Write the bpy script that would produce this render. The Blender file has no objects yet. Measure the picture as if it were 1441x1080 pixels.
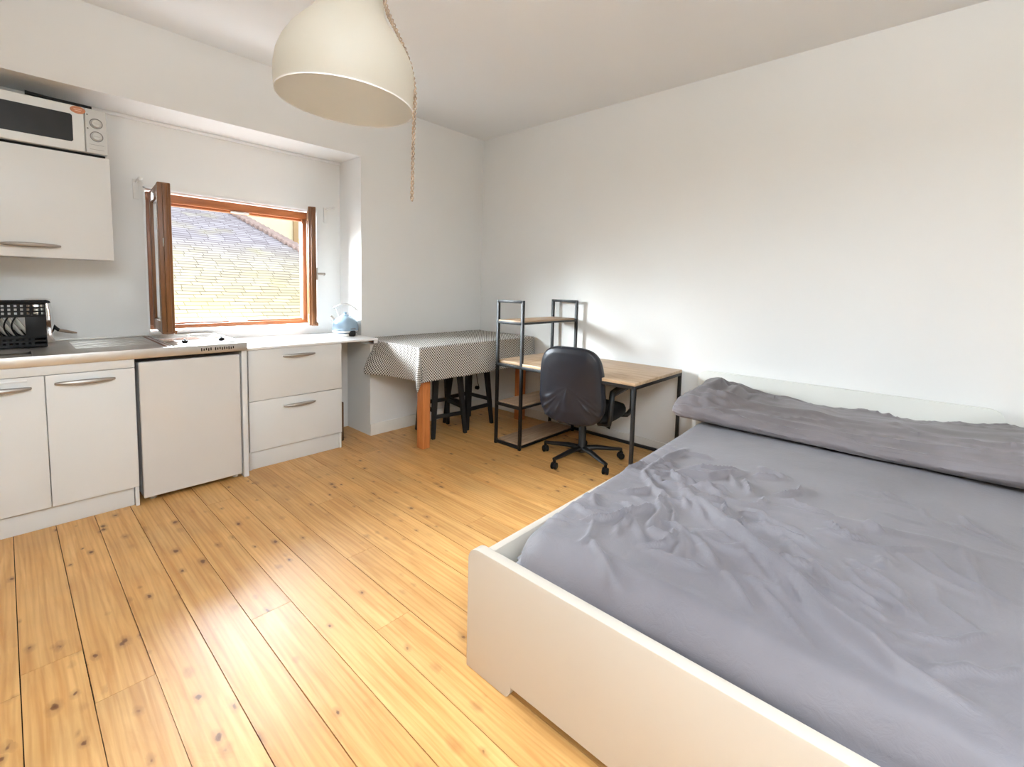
import bpy, bmesh, math, random
from mathutils import Vector, Matrix, noise

random.seed(7)
PI = math.pi
SC = bpy.context.scene
COL = SC.collection


def srgb(r, g, b):
    f = lambda c: (c / 255 / 12.92) if c / 255 <= 0.04045 else ((c / 255 + 0.055) / 1.055) ** 2.4
    return (f(r), f(g), f(b), 1.0)


# ------------------------------------------------------------------ materials
def new_mat(name):
    m = bpy.data.materials.new(name)
    m.use_nodes = True
    nt = m.node_tree
    return m, nt, nt.nodes['Principled BSDF']


def N(nt, kind, **kw):
    n = nt.nodes.new(kind)
    for k, v in kw.items():
        if k in n.inputs.keys():
            n.inputs[k].default_value = v
        else:
            setattr(n, k, v)
    return n


def ramp(nt, stops, interp='LINEAR'):
    r = nt.nodes.new('ShaderNodeValToRGB')
    r.color_ramp.interpolation = interp
    e = r.color_ramp.elements
    while len(e) < len(stops):
        e.new(0.5)
    for i, (p, c) in enumerate(stops):
        e[i].position = p
        e[i].color = c if len(c) == 4 else (*c, 1)
    return r


def obj_coord(nt, scale=(1, 1, 1), rot=(0, 0, 0), src='Object'):
    tc = nt.nodes.new('ShaderNodeTexCoord')
    mp = nt.nodes.new('ShaderNodeMapping')
    mp.inputs['Scale'].default_value = scale
    mp.inputs['Rotation'].default_value = rot
    nt.links.new(tc.outputs[src], mp.inputs['Vector'])
    return mp


def mat(name, col, rough=0.5, metal=0.0, var=0.04, vscale=6.0, bump=0.0, bscale=60.0, coat=0.0, spec=0.5):
    """plain material with slight procedural variation of colour and surface"""
    m, nt, p = new_mat(name)
    mp = obj_coord(nt)
    nz = N(nt, 'ShaderNodeTexNoise', Scale=vscale, Detail=3.0)
    nt.links.new(mp.outputs[0], nz.inputs['Vector'])
    lo = tuple(max(0, c * (1 - var)) for c in col[:3])
    hi = tuple(min(1, c * (1 + var)) for c in col[:3])
    r = ramp(nt, [(0.3, lo), (0.7, hi)])
    nt.links.new(nz.outputs['Fac'], r.inputs[0])
    nt.links.new(r.outputs[0], p.inputs['Base Color'])
    p.inputs['Roughness'].default_value = rough
    p.inputs['Metallic'].default_value = metal
    p.inputs['Coat Weight'].default_value = coat
    p.inputs['Specular IOR Level'].default_value = spec
    if bump:
        b = N(nt, 'ShaderNodeBump', Strength=bump, Distance=0.002)
        n2 = N(nt, 'ShaderNodeTexNoise', Scale=bscale, Detail=4.0)
        nt.links.new(mp.outputs[0], n2.inputs['Vector'])
        nt.links.new(n2.outputs['Fac'], b.inputs['Height'])
        nt.links.new(b.outputs[0], p.inputs['Normal'])
    return m


def wood(name, dark, light, axis='x', rough=0.45, stretch=14.0, scale=3.0):
    m, nt, p = new_mat(name)
    s = [stretch] * 3
    s['xyz'.index(axis)] = 1.2
    mp = obj_coord(nt, tuple(scale * v for v in s))
    nz = N(nt, 'ShaderNodeTexNoise', Scale=1.0, Detail=6.0, Roughness=0.6, Distortion=0.6)
    nt.links.new(mp.outputs[0], nz.inputs['Vector'])
    r = ramp(nt, [(0.3, dark), (0.7, light)])
    nt.links.new(nz.outputs['Fac'], r.inputs[0])
    nt.links.new(r.outputs[0], p.inputs['Base Color'])
    p.inputs['Roughness'].default_value = rough
    return m


M = {}
M['wall'] = mat('plaster_wall', srgb(230, 229, 227), 0.95, var=0.012, vscale=1.5, bump=0.12, bscale=25)
M['wall_dim'] = mat('dimmed_wall', srgb(176, 164, 148), 0.9, var=0.03)  # unseen walls, colour darkened to hold back bounced light
M['ceiling'] = mat('plaster_ceiling', srgb(238, 239, 240), 0.95, var=0.01, vscale=1.2)
M['reveal'] = mat('white_paint', srgb(240, 240, 240), 0.7, var=0.01)
M['base'] = mat('baseboard_paint', srgb(226, 221, 213), 0.6, var=0.02)
M['cabinet'] = mat('white_laminate', srgb(224, 223, 221), 0.42, var=0.012, vscale=3)
M['cab_side'] = mat('white_carcass', srgb(218, 216, 213), 0.5, var=0.012, vscale=3)
M['fridge'] = mat('white_enamel', srgb(214, 210, 206), 0.22, var=0.012, vscale=3, coat=0.4)
M['dark_gap'] = mat('dark_gap', srgb(24, 21, 20), 0.8)
M['steel'] = mat('brushed_steel', srgb(206, 203, 199), 0.42, metal=1.0, var=0.05, vscale=8, bump=0.06, bscale=140)
M['chrome'] = mat('chrome', srgb(232, 232, 232), 0.1, metal=1.0, var=0.02)
M['handle'] = mat('satin_nickel', srgb(172, 166, 160), 0.42, metal=0.85, var=0.03)
M['worktop'] = mat('white_worktop', srgb(240, 239, 238), 0.3, var=0.01)
M['hobglass'] = mat('pale_hob_glass', srgb(214, 208, 200), 0.08, metal=0.55, var=0.03)
M['brown_seal'] = mat('brown_seal', srgb(120, 80, 58), 0.6)
M['black_plastic'] = mat('black_plastic', srgb(12, 11, 12), 0.5, var=0.1, spec=0.3)
M['matte_black'] = mat('matte_black_metal', srgb(20, 20, 22), 0.45, var=0.08)
M['black_wood'] = mat('black_stained_wood', srgb(13, 12, 13), 0.6, var=0.2, vscale=20)
M['leather'] = mat('dark_navy_leather', srgb(27, 29, 38), 0.4, var=0.1, vscale=14, bump=0.12, bscale=220)
M['chair_black'] = mat('chair_black_nylon', srgb(20, 19, 20), 0.45, var=0.1)
M['seat_fabric'] = mat('black_seat_fabric', srgb(17, 17, 18), 0.9, var=0.2, vscale=120)
M['porcelain'] = mat('white_porcelain', srgb(235, 234, 226), 0.15, var=0.01)
M['kettle'] = mat('pale_blue_enamel', srgb(150, 174, 194), 0.22, var=0.02, coat=0.5)
M['oven_white'] = mat('oven_white', srgb(226, 227, 226), 0.35, var=0.01)
M['oven_panel'] = mat('oven_panel_grey', srgb(205, 205, 203), 0.4, var=0.01)
M['oven_glass'] = mat('oven_dark_glass', srgb(40, 38, 36), 0.35, var=0.15, vscale=9, spec=0.2)
M['grey_line'] = mat('grey_print', srgb(120, 118, 116), 0.6)
M['sticker'] = mat('orange_sticker', srgb(196, 128, 92), 0.6, var=0.06, vscale=40)
M['sticker_print'] = mat('sticker_print', srgb(232, 200, 176), 0.6)
M['bed_white'] = mat('bed_white_lacquer', srgb(201, 191, 178), 0.4, var=0.012, vscale=2)
M['headboard'] = mat('headboard_white', srgb(216, 215, 209), 0.45, var=0.012, vscale=2)
M['shade'] = mat('cream_shade', srgb(196, 190, 178), 0.4, var=0.015, vscale=3)
M['shade_in'] = mat('lit_shade_inside', srgb(246, 241, 228), 0.5, var=0.015, vscale=3)  # paler than the outside: light caught inside the shade is put into the colour
M['cord'] = mat('brown_twisted_cord', srgb(152, 130, 110), 0.85, var=0.3, vscale=90)
M['desk_wood'] = wood('oak_effect_board', srgb(168, 136, 104), srgb(206, 178, 146), 'y', 0.45)
M['shelf_wood'] = wood('oak_effect_shelf', srgb(160, 130, 102), srgb(198, 170, 140), 'x', 0.5)
M['table_wood'] = wood('orange_pine', srgb(190, 112, 58), srgb(216, 140, 82), 'z', 0.45)
M['window_wood'] = wood('varnished_orange_wood', srgb(140, 88, 58), srgb(172, 118, 84), 'z', 0.35)
M['window_wood_h'] = wood('varnished_orange_wood_rail', srgb(150, 88, 50), srgb(182, 114, 70), 'x', 0.35)
M['casement_wood'] = wood('brown_casement_wood', srgb(104, 64, 32), srgb(138, 90, 48), 'z', 0.4)
M['brown_board'] = wood('dark_brown_board', srgb(84, 60, 40), srgb(112, 84, 58), 'z', 0.6)
M['socket'] = mat('socket_white', srgb(226, 224, 220), 0.35, var=0.01)
M['ochre'] = mat('ochre_render', srgb(118, 104, 80), 0.9, var=0.03)
M['ochre_dark'] = mat('ochre_render_band', srgb(108, 86, 56), 0.9, var=0.03)
M['ochre_light'] = mat('pale_ochre_render', srgb(142, 131, 106), 0.9, var=0.03)
M['brick'] = mat('tile_edge_terracotta', srgb(92, 76, 70), 0.9, var=0.22, vscale=9)
M['pale_render'] = mat('pale_render', srgb(124, 122, 118), 0.9, var=0.02)

for k_, amt in (('shade', .66), ('shade_in', .7)):  # translucency added to brighten the inside of the shade
    nt = M[k_].node_tree; pb = nt.nodes['Principled BSDF']; outn = nt.nodes['Material Output']
    tl_ = nt.nodes.new('ShaderNodeBsdfTranslucent'); tl_.inputs[0].default_value = srgb(246, 244, 240)
    mx_ = nt.nodes.new('ShaderNodeMixShader'); mx_.inputs[0].default_value = amt
    nt.links.new(pb.outputs[0], mx_.inputs[1]); nt.links.new(tl_.outputs[0], mx_.inputs[2]); nt.links.new(mx_.outputs[0], outn.inputs[0])
# glass: see-through with a reflective sheen
m, nt, p = new_mat('window_glass')
nt.nodes.remove(p)
tr = N(nt, 'ShaderNodeBsdfTransparent'); tr.inputs[0].default_value = (0.97, 0.98, 0.97, 1)
gl = N(nt, 'ShaderNodeBsdfGlossy', Roughness=0.02)
fr = N(nt, 'ShaderNodeFresnel', IOR=1.45)
mx = N(nt, 'ShaderNodeMixShader')
nt.links.new(fr.outputs[0], mx.inputs[0]); nt.links.new(tr.outputs[0], mx.inputs[1]); nt.links.new(gl.outputs[0], mx.inputs[2])
nt.links.new(mx.outputs[0], nt.nodes['Material Output'].inputs[0])
M['glass'] = m

# pine floor boards: per-board tone and offset in a colour attribute
m, nt, p = new_mat('pine_floorboards')
L = nt.links.new
at = N(nt, 'ShaderNodeAttribute', attribute_name='board')
tc = N(nt, 'ShaderNodeTexCoord')
off = N(nt, 'ShaderNodeVectorMath', operation='MULTIPLY'); off.inputs[1].default_value = (13.0, 29.0, 7.0)
L(at.outputs['Color'], off.inputs[0])
add = N(nt, 'ShaderNodeVectorMath', operation='ADD')
L(tc.outputs['Object'], add.inputs[0]); L(off.outputs[0], add.inputs[1])
# long grain
mp = N(nt, 'ShaderNodeMapping'); mp.inputs['Scale'].default_value = (20, 1.1, 1)
L(add.outputs[0], mp.inputs['Vector'])
wv = N(nt, 'ShaderNodeTexNoise', Scale=1.6, Detail=5.0, Roughness=0.55, Distortion=0.9)
L(mp.outputs[0], wv.inputs['Vector'])
# cathedral rings
mp2 = N(nt, 'ShaderNodeMapping'); mp2.inputs['Scale'].default_value = (7, 0.7, 1)
L(add.outputs[0], mp2.inputs['Vector'])
rings = N(nt, 'ShaderNodeTexWave', Scale=2.2, Distortion=7.0, Detail=2.0)
rings.inputs['Detail Scale'].default_value = 0.8
L(mp2.outputs[0], rings.inputs['Vector'])
# soft blotches
bl = N(nt, 'ShaderNodeTexNoise', Scale=3.0, Detail=2.0)
L(add.outputs[0], bl.inputs['Vector'])
g1 = ramp(nt, [(0.25, srgb(200, 140, 74)), (0.75, srgb(231, 183, 118))])
L(wv.outputs['Fac'], g1.inputs[0])
g2 = N(nt, 'ShaderNodeMixRGB', blend_type='MULTIPLY'); g2.inputs[0].default_value = 0.22
rr = ramp(nt, [(0.0, (0.62, 0.46, 0.3)), (0.5, (1, 1, 1))])
L(rings.outputs['Fac'], rr.inputs[0]); L(g1.outputs[0], g2.inputs[1]); L(rr.outputs[0], g2.inputs[2])
# tone per board and blotch
hv = N(nt, 'ShaderNodeHueSaturation')
sep = N(nt, 'ShaderNodeSeparateColor'); L(at.outputs['Color'], sep.inputs[0])
mr = N(nt, 'ShaderNodeMapRange'); mr.inputs[3].default_value = 0.93; mr.inputs[4].default_value = 1.05
L(sep.outputs[0], mr.inputs[0])
mr2 = N(nt, 'ShaderNodeMapRange'); mr2.inputs[1].default_value = 0.3; mr2.inputs[2].default_value = 0.7
mr2.inputs[3].default_value = 0.9; mr2.inputs[4].default_value = 1.08
L(bl.outputs['Fac'], mr2.inputs[0])
mm = N(nt, 'ShaderNodeMath', operation='MULTIPLY'); L(mr.outputs[0], mm.inputs[0]); L(mr2.outputs[0], mm.inputs[1])
L(mm.outputs[0], hv.inputs['Value']); L(g2.outputs[0], hv.inputs['Color'])
# knots: sparse voronoi cells, dark core with a soft halo
mpk = N(nt, 'ShaderNodeMapping'); mpk.inputs['Scale'].default_value = (15.0, 8.5, 0.0)
L(add.outputs[0], mpk.inputs['Vector'])
wob = N(nt, 'ShaderNodeTexNoise', Scale=4.0, Detail=2.0); L(mpk.outputs[0], wob.inputs['Vector'])
wadd = N(nt, 'ShaderNodeMixRGB', blend_type='LINEAR_LIGHT'); wadd.inputs[0].default_value = 0.10
L(mpk.outputs[0], wadd.inputs[1]); L(wob.outputs['Color'], wadd.inputs[2])
vo = N(nt, 'ShaderNodeTexVoronoi', Scale=1.0); vo.inputs['Randomness'].default_value = 1.0
L(wadd.outputs[0], vo.inputs['Vector'])
vsep = N(nt, 'ShaderNodeSeparateColor'); L(vo.outputs['Color'], vsep.inputs[0])
rad = N(nt, 'ShaderNodeMapRange'); rad.inputs[1].default_value = 0.15; rad.inputs[2].default_value = 1.0
rad.inputs[3].default_value = 0.0; rad.inputs[4].default_value = 0.21
L(vsep.outputs[0], rad.inputs[0])
rad2 = N(nt, 'ShaderNodeMath', operation='MAXIMUM'); rad2.inputs[1].default_value = 0.0001; L(rad.outputs[0], rad2.inputs[0])
dv = N(nt, 'ShaderNodeMath', operation='DIVIDE'); L(vo.outputs['Distance'], dv.inputs[0]); L(rad2.outputs[0], dv.inputs[1])
kr = ramp(nt, [(0.0, (1, 1, 1)), (0.28, (0.85,) * 3), (0.42, (0.32,) * 3), (1.0, (0, 0, 0))])
dv2 = N(nt, 'ShaderNodeMath', operation='MULTIPLY'); dv2.inputs[1].default_value = 0.5; L(dv.outputs[0], dv2.inputs[0])
L(dv2.outputs[0], kr.inputs[0])
km = N(nt, 'ShaderNodeMixRGB'); km.inputs[2].default_value = srgb(104, 58, 26)
L(kr.outputs[0], km.inputs[0]); L(hv.outputs[0], km.inputs[1])
L(km.outputs[0], p.inputs['Base Color'])
p.inputs['Roughness'].default_value = 0.34
ro = N(nt, 'ShaderNodeMapRange'); ro.inputs[3].default_value = 0.3; ro.inputs[4].default_value = 0.48
L(bl.outputs['Fac'], ro.inputs[0]); L(ro.outputs[0], p.inputs['Roughness'])
bp = N(nt, 'ShaderNodeBump', Strength=0.35, Distance=0.004)
bn = N(nt, 'ShaderNodeTexNoise', Scale=9.0, Detail=4.0, Distortion=0.8); L(add.outputs[0], bn.inputs['Vector'])
L(bn.outputs['Fac'], bp.inputs['Height']); L(bp.outputs[0], p.inputs['Normal'])
M['floor'] = m

# woven check tablecloth on unrolled UVs (metres)
m, nt, p = new_mat('checked_cotton')
L = nt.links.new
mp = obj_coord(nt, (1, 1, 1), (0, 0, 0.0), src='UV')
ch = N(nt, 'ShaderNodeTexChecker', Scale=84.0); ch.inputs[1].default_value = srgb(216, 212, 206); ch.inputs[2].default_value = srgb(66, 57, 51)
L(mp.outputs[0], ch.inputs['Vector'])
L(ch.outputs[0], p.inputs['Base Color']); p.inputs['Roughness'].default_value = 0.85
M['cloth'] = m


def sheet_mat(name, col, col2, fine=0.5):
    m, nt, p = new_mat(name)
    L = nt.links.new
    mp = obj_coord(nt)
    nz = N(nt, 'ShaderNodeTexNoise', Scale=2.2, Detail=4.0, Distortion=0.5); L(mp.outputs[0], nz.inputs['Vector'])
    r = ramp(nt, [(0.3, col), (0.7, col2)]); L(nz.outputs['Fac'], r.inputs[0]); L(r.outputs[0], p.inputs['Base Color'])
    p.inputs['Roughness'].default_value = 0.62
    p.inputs['Sheen Weight'].default_value = 0.15
    n2 = N(nt, 'ShaderNodeTexNoise', Scale=22.0, Detail=6.0, Roughness=0.6, Distortion=1.6); L(mp.outputs[0], n2.inputs['Vector'])
    b = N(nt, 'ShaderNodeBump', Strength=fine, Distance=0.006); L(n2.outputs['Fac'], b.inputs['Height'])
    L(b.outputs[0], p.inputs['Normal'])
    return m


M['sheet'] = sheet_mat('grey_cotton_sheet', srgb(106, 101, 106), srgb(122, 117, 122), 0.32)
M['bolster'] = sheet_mat('mauve_grey_cotton', srgb(98, 91, 92), srgb(120, 113, 116), 0.25)

# slate roof
m, nt, p = new_mat('pale_slate_roof')
L = nt.links.new
mp = obj_coord(nt, (1, 1, 1), src='UV')
wn = N(nt, 'ShaderNodeTexNoise', Scale=1.3, Detail=3.0); L(mp.outputs[0], wn.inputs['Vector'])
wm = N(nt, 'ShaderNodeMixRGB', blend_type='LINEAR_LIGHT'); wm.inputs[0].default_value = 0.05
L(mp.outputs[0], wm.inputs[1]); L(wn.outputs['Color'], wm.inputs[2])
ROW = 0.135
s0 = N(nt, 'ShaderNodeSeparateXYZ'); L(wm.outputs[0], s0.inputs[0])
rw = N(nt, 'ShaderNodeMath', operation='DIVIDE'); rw.inputs[1].default_value = ROW; L(s0.outputs['Y'], rw.inputs[0])
fl_ = N(nt, 'ShaderNodeMath', operation='FLOOR'); L(rw.outputs[0], fl_.inputs[0])
fc_ = N(nt, 'ShaderNodeMath', operation='FRACT'); L(rw.outputs[0], fc_.inputs[0])
wh = N(nt, 'ShaderNodeTexWhiteNoise', noise_dimensions='1D'); L(fl_.outputs[0], wh.inputs['W'])
sh_ = N(nt, 'ShaderNodeMath', operation='MULTIPLY_ADD'); sh_.inputs[1].default_value = 3.0
L(wh.outputs['Value'], sh_.inputs[0]); L(s0.outputs['X'], sh_.inputs[2])
cx_ = N(nt, 'ShaderNodeCombineXYZ'); L(sh_.outputs[0], cx_.inputs[0]); L(s0.outputs['Y'], cx_.inputs[1])
bk = N(nt, 'ShaderNodeTexBrick', Scale=1.0)
bk.offset = 0.0
bk.inputs['Brick Width'].default_value = 0.31; bk.inputs['Row Height'].default_value = ROW
bk.inputs['Mortar Size'].default_value = 0.006; bk.inputs['Mortar Smooth'].default_value = 0.3
bk.inputs['Color1'].default_value = srgb(236, 232, 226); bk.inputs['Color2'].default_value = srgb(206, 200, 194)
bk.inputs['Mortar'].default_value = srgb(140, 130, 126)
L(cx_.outputs[0], bk.inputs['Vector'])
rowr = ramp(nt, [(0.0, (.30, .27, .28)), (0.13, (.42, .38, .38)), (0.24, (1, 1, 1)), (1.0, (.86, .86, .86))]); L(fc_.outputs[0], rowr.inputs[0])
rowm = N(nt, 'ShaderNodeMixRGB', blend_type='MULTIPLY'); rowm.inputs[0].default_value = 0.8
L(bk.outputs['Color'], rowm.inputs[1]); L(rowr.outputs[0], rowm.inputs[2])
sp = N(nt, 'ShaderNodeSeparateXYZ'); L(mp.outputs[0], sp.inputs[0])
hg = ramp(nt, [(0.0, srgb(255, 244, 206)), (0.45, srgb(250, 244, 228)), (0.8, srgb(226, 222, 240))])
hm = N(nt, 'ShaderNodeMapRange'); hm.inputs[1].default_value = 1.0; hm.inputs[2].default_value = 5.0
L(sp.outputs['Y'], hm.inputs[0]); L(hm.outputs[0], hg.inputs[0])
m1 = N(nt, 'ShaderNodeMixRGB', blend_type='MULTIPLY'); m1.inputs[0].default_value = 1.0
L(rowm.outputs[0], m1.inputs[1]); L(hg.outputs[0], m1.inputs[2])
mo = N(nt, 'ShaderNodeTexNoise', Scale=0.8, Detail=4.0); L(mp.outputs[0], mo.inputs['Vector'])
mor = ramp(nt, [(0.52, (0, 0, 0)), (0.72, (0.55,) * 3)]); L(mo.outputs['Fac'], mor.inputs[0])
m2 = N(nt, 'ShaderNodeMixRGB'); m2.inputs[2].default_value = srgb(222, 214, 150)
L(mor.outputs[0], m2.inputs[0]); L(m1.outputs[0], m2.inputs[1])
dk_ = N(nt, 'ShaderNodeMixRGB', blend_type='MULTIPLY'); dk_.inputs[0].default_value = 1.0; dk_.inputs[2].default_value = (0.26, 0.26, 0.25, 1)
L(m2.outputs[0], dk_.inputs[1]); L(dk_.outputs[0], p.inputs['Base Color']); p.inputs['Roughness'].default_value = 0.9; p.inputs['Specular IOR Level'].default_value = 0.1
bb = N(nt, 'ShaderNodeBump', Strength=0.6, Distance=0.02); L(bk.outputs['Fac'], bb.inputs['Height']); bb.invert = True
L(bb.outputs[0], p.inputs['Normal'])
M['slate'] = m


# ------------------------------------------------------------------ mesh tools
class MB:
    def __init__(self):
        self.bm = bmesh.new()

    def _tag(self, vs):
        return vs

    def box(self, x0, x1, y0, y1, z0, z1, bev=0.0, seg=2, mtx=None):
        t = bmesh.new()
        bmesh.ops.create_cube(t, size=1.0)
        for v in t.verts:
            v.co = Vector((x0 + (v.co.x + .5) * (x1 - x0), y0 + (v.co.y + .5) * (y1 - y0), z0 + (v.co.z + .5) * (z1 - z0)))
        if bev > 0:
            b = min(bev, 0.45 * min(abs(x1 - x0), abs(y1 - y0), abs(z1 - z0)))
            bmesh.ops.bevel(t, geom=list(t.edges), offset=b, segments=seg, profile=0.5, affect='EDGES')
        self._merge(t, mtx)
        return self

    def _merge(self, t, mtx=None):
        if mtx is not None:
            bmesh.ops.transform(t, matrix=mtx, verts=t.verts)
        me = bpy.data.meshes.new('tmp')
        t.to_mesh(me); t.free()
        self.bm.from_mesh(me)
        bpy.data.meshes.remove(me)

    def tube(self, pts, r, n=10, cap=True, closed=False, flat=1.0):
        """sweep a circle along a polyline; r a number or a list; flat squeezes it vertically"""
        pts = [Vector(p) for p in pts]
        rs = r if isinstance(r, (list, tuple)) else [r] * len(pts)
        t = bmesh.new()
        rings = []
        prev = None
        for i, pnt in enumerate(pts):
            if closed:
                d = pts[(i + 1) % len(pts)] - pts[i - 1]
            else:
                d = pts[min(i + 1, len(pts) - 1)] - pts[max(i - 1, 0)]
            d.normalize()
            if prev is None:
                up = Vector((0, 0, 1)) if abs(d.z) < 0.95 else Vector((1, 0, 0))
                a = d.cross(up).normalized()
            else:
                a = (prev - d * prev.dot(d)).normalized()
            prev = a
            b = d.cross(a).normalized()
            rings.append([t.verts.new(pnt + (a * math.cos(2 * PI * k / n) + b * flat * math.sin(2 * PI * k / n)) * rs[i]) for k in range(n)])
        m = len(rings)
        for i in range(m if closed else m - 1):
            A, B = rings[i], rings[(i + 1) % m]
            for k in range(n):
                t.faces.new((A[k], A[(k + 1) % n], B[(k + 1) % n], B[k]))
        if cap and not closed:
            t.faces.new(rings[0]); t.faces.new(rings[-1][::-1])
        bmesh.ops.recalc_face_normals(t, faces=t.faces)
        self._merge(t)
        return self

    def cyl(self, x, y, z0, z1, r, n=24, r2=None, bev=0.0):
        if bev > 0:
            return self.lathe([(0, z0), (r - bev, z0), (r, z0 + bev), (r2 or r, z1 - bev), ((r2 or r) - bev, z1), (0, z1)], x, y, n)
        return self.lathe([(0, z0), (r, z0), (r2 or r, z1), (0, z1)], x, y, n)

    def lathe(self, prof, x=0, y=0, n=32, mtx=None):
        t = bmesh.new()
        rings = []
        for (r, z) in prof:
            if r < 1e-6:
                rings.append([t.verts.new((x, y, z))])
            else:
                rings.append([t.verts.new((x + r * math.cos(2 * PI * k / n), y + r * math.sin(2 * PI * k / n), z)) for k in range(n)])
        for A, B in zip(rings, rings[1:]):
            for k in range(n):
                k2 = (k + 1) % n
                if len(A) == 1 and len(B) == 1:
                    continue
                if len(A) == 1:
                    t.faces.new((A[0], B[k2], B[k]))
                elif len(B) == 1:
                    t.faces.new((A[k], A[k2], B[0]))
                else:
                    t.faces.new((A[k], A[k2], B[k2], B[k]))
        bmesh.ops.recalc_face_normals(t, faces=t.faces)
        self._merge(t, mtx)
        return self

    def prism(self, pts2, plane, a0, a1, bev=0.0, mtx=None):
        """extrude a 2D outline; plane 'xy','xz','yz' gives its axes, a0..a1 along the third"""
        t = bmesh.new()
        def P(u, v, w):
            return {'xy': (u, v, w), 'xz': (u, w, v), 'yz': (w, u, v)}[plane]
        A = [t.verts.new(P(u, v, a0)) for u, v in pts2]
        B = [t.verts.new(P(u, v, a1)) for u, v in pts2]
        fa = t.faces.new(A); fb = t.faces.new(B[::-1])
        n = len(pts2)
        for k in range(n):
            t.faces.new((A[k], B[k], B[(k + 1) % n], A[(k + 1) % n]))
        bmesh.ops.recalc_face_normals(t, faces=t.faces)
        if bev > 0:
            es = [e for e in t.edges if any(f in (fa, fb) for f in e.link_faces)]
            bmesh.ops.bevel(t, geom=es, offset=bev, segments=2, profile=0.5, affect='EDGES')
        self._merge(t, mtx)
        return self

    def grid(self, f, nu, nv, uvf=None, closed_v=False):
        t = bmesh.new()
        vs = [[t.verts.new(f(i / nu, j / nv)) for j in range(nv + (0 if closed_v else 1))] for i in range(nu + 1)]
        uvl = t.loops.layers.uv.new('UVMap') if uvf else None
        for i in range(nu):
            for j in range(nv):
                j2 = (j + 1) % nv if closed_v else j + 1
                fc = t.faces.new((vs[i][j], vs[i + 1][j], vs[i + 1][j2], vs[i][j2]))
                if uvl:
                    for lp, (a, b) in zip(fc.loops, ((i, j), (i + 1, j), (i + 1, j + 1), (i, j + 1))):
                        lp[uvl].uv = uvf(a / nu, b / nv)
        if closed_v:
            t.faces.new(vs[0]); t.faces.new(vs[-1][::-1])
        bmesh.ops.recalc_face_normals(t, faces=t.faces)
        self._merge(t)
        return self

    def build(self, name, m, parent=None, smooth=35, world=True):
        me = bpy.data.meshes.new(name)
        if parent is not None and world:
            inv = WM[parent.name].inverted()
            bmesh.ops.transform(self.bm, matrix=inv, verts=self.bm.verts)
        self.bm.to_mesh(me); self.bm.free()
        if smooth:
            me.shade_smooth()
            me.set_sharp_from_angle(angle=math.radians(smooth))
        me.materials.append(m)
        o = bpy.data.objects.new(name, me)
        COL.objects.link(o)
        if parent is not None:
            o.parent = parent
            WM[o.name] = WM[parent.name].copy()
        else:
            WM[o.name] = Matrix.Identity(4)
        return o


WM = {}


def tag(o, label=None, cat=None, group=None, kind=None):
    if label: o['label'] = label
    if cat: o['category'] = cat
    if group: o['group'] = group
    if kind: o['kind'] = kind
    return o


def thing(name, label, cat, loc=(0, 0, 0), rz=0.0, group=None):
    o = bpy.data.objects.new(name, None)
    o.empty_display_size = 0.1
    COL.objects.link(o)
    o.location = loc; o.rotation_euler = (0, 0, rz)
    WM[o.name] = Matrix.Translation(loc) @ Matrix.Rotation(rz, 4, 'Z')
    return tag(o, label, cat, group)


def copy_thing(root, loc, label, rz=None):
    r = root.copy(); COL.objects.link(r)
    r.location = loc
    if rz is not None: r.rotation_euler = (0, 0, rz)
    r['label'] = label
    for ch in list(root.children):
        c = ch.copy(); COL.objects.link(c); c.parent = r
        for g in list(ch.children):
            d = g.copy(); COL.objects.link(d); d.parent = c
    return r


def struct(o):
    o['kind'] = 'structure'
    return o


def sm(a, b, x):
    t = max(0.0, min(1.0, (x - a) / (b - a)))
    return t * t * (3 - 2 * t)


def nz(x, y, z=0.0):
    return noise.noise(Vector((x, y, z)))


# ------------------------------------------------------------------ room dimensions (metres)
XR = 0.22            # right wall
YB = 0.22            # face of window wall
YR = 0.60            # back of the kitchen recess
XP = -1.268          # right side of the recess
ZC = 2.95            # ceiling
ZS = 2.457           # soffit of the recess
XL, YF = -4.9, -6.0  # left wall and wall behind the viewer
WX0, WX1, WZ0, WZ1 = -2.735, -1.483, 0.953, 1.995   # window opening
ZL = 0.815           # ledge of the thicker lower wall

# floor boards
seams = [-3.448 + 0.1567 * k for k in range(-10, 25)]
b = bmesh.new()
cl = b.loops.layers.float_color.new('board')
rnd = random.Random(11)
for x0, x1 in zip(seams, seams[1:]):
    if x0 > XR: break
    x1 = min(x1, XR + 0.08)
    ys = [YF - 0.05]
    y = YF + rnd.uniform(0.6, 2.6)
    while y < YR:
        ys.append(y); y += rnd.uniform(1.6, 3.4)
    ys.append(YR + 0.02)
    for y0, y1 in zip(ys, ys[1:]):
        c = (rnd.random(), rnd.random(), rnd.random(), 1)
        g = rnd.choice((0.0009, 0.0014, 0.002))
        vs = [b.verts.new(v) for v in ((x0 + g, y0 + .0006, -.012), (x1 - g, y0 + .0006, -.012), (x1 - g, y1 - .0006, -.012), (x0 + g, y1 - .0006, -.012),
                                       (x0 + g, y0 + .0006, 0), (x1 - g, y0 + .0006, 0), (x1 - g, y1 - .0006, 0), (x0 + g, y1 - .0006, 0))]
        for q in ((4, 5, 6, 7), (0, 1, 5, 4), (1, 2, 6, 5), (2, 3, 7, 6), (3, 0, 4, 7)):
            f = b.faces.new([vs[i] for i in q])
            for lp in f.loops: lp[cl] = c
mb = MB(); mb.bm.free(); mb.bm = b
struct(mb.build('floor', M['floor'], smooth=0))
mb = MB(); mb.box(XL - .1, XR + .1, YF - .1, .85, -.08, -.012)
struct(mb.build('trim_1', mat('subfloor', srgb(60, 38, 20), 0.9)))

mb = MB(); mb.box(XL - .15, XR + .15, YF - .15, .85, ZC, ZC + .12)
struct(mb.build('ceiling', M['ceiling']))

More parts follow.
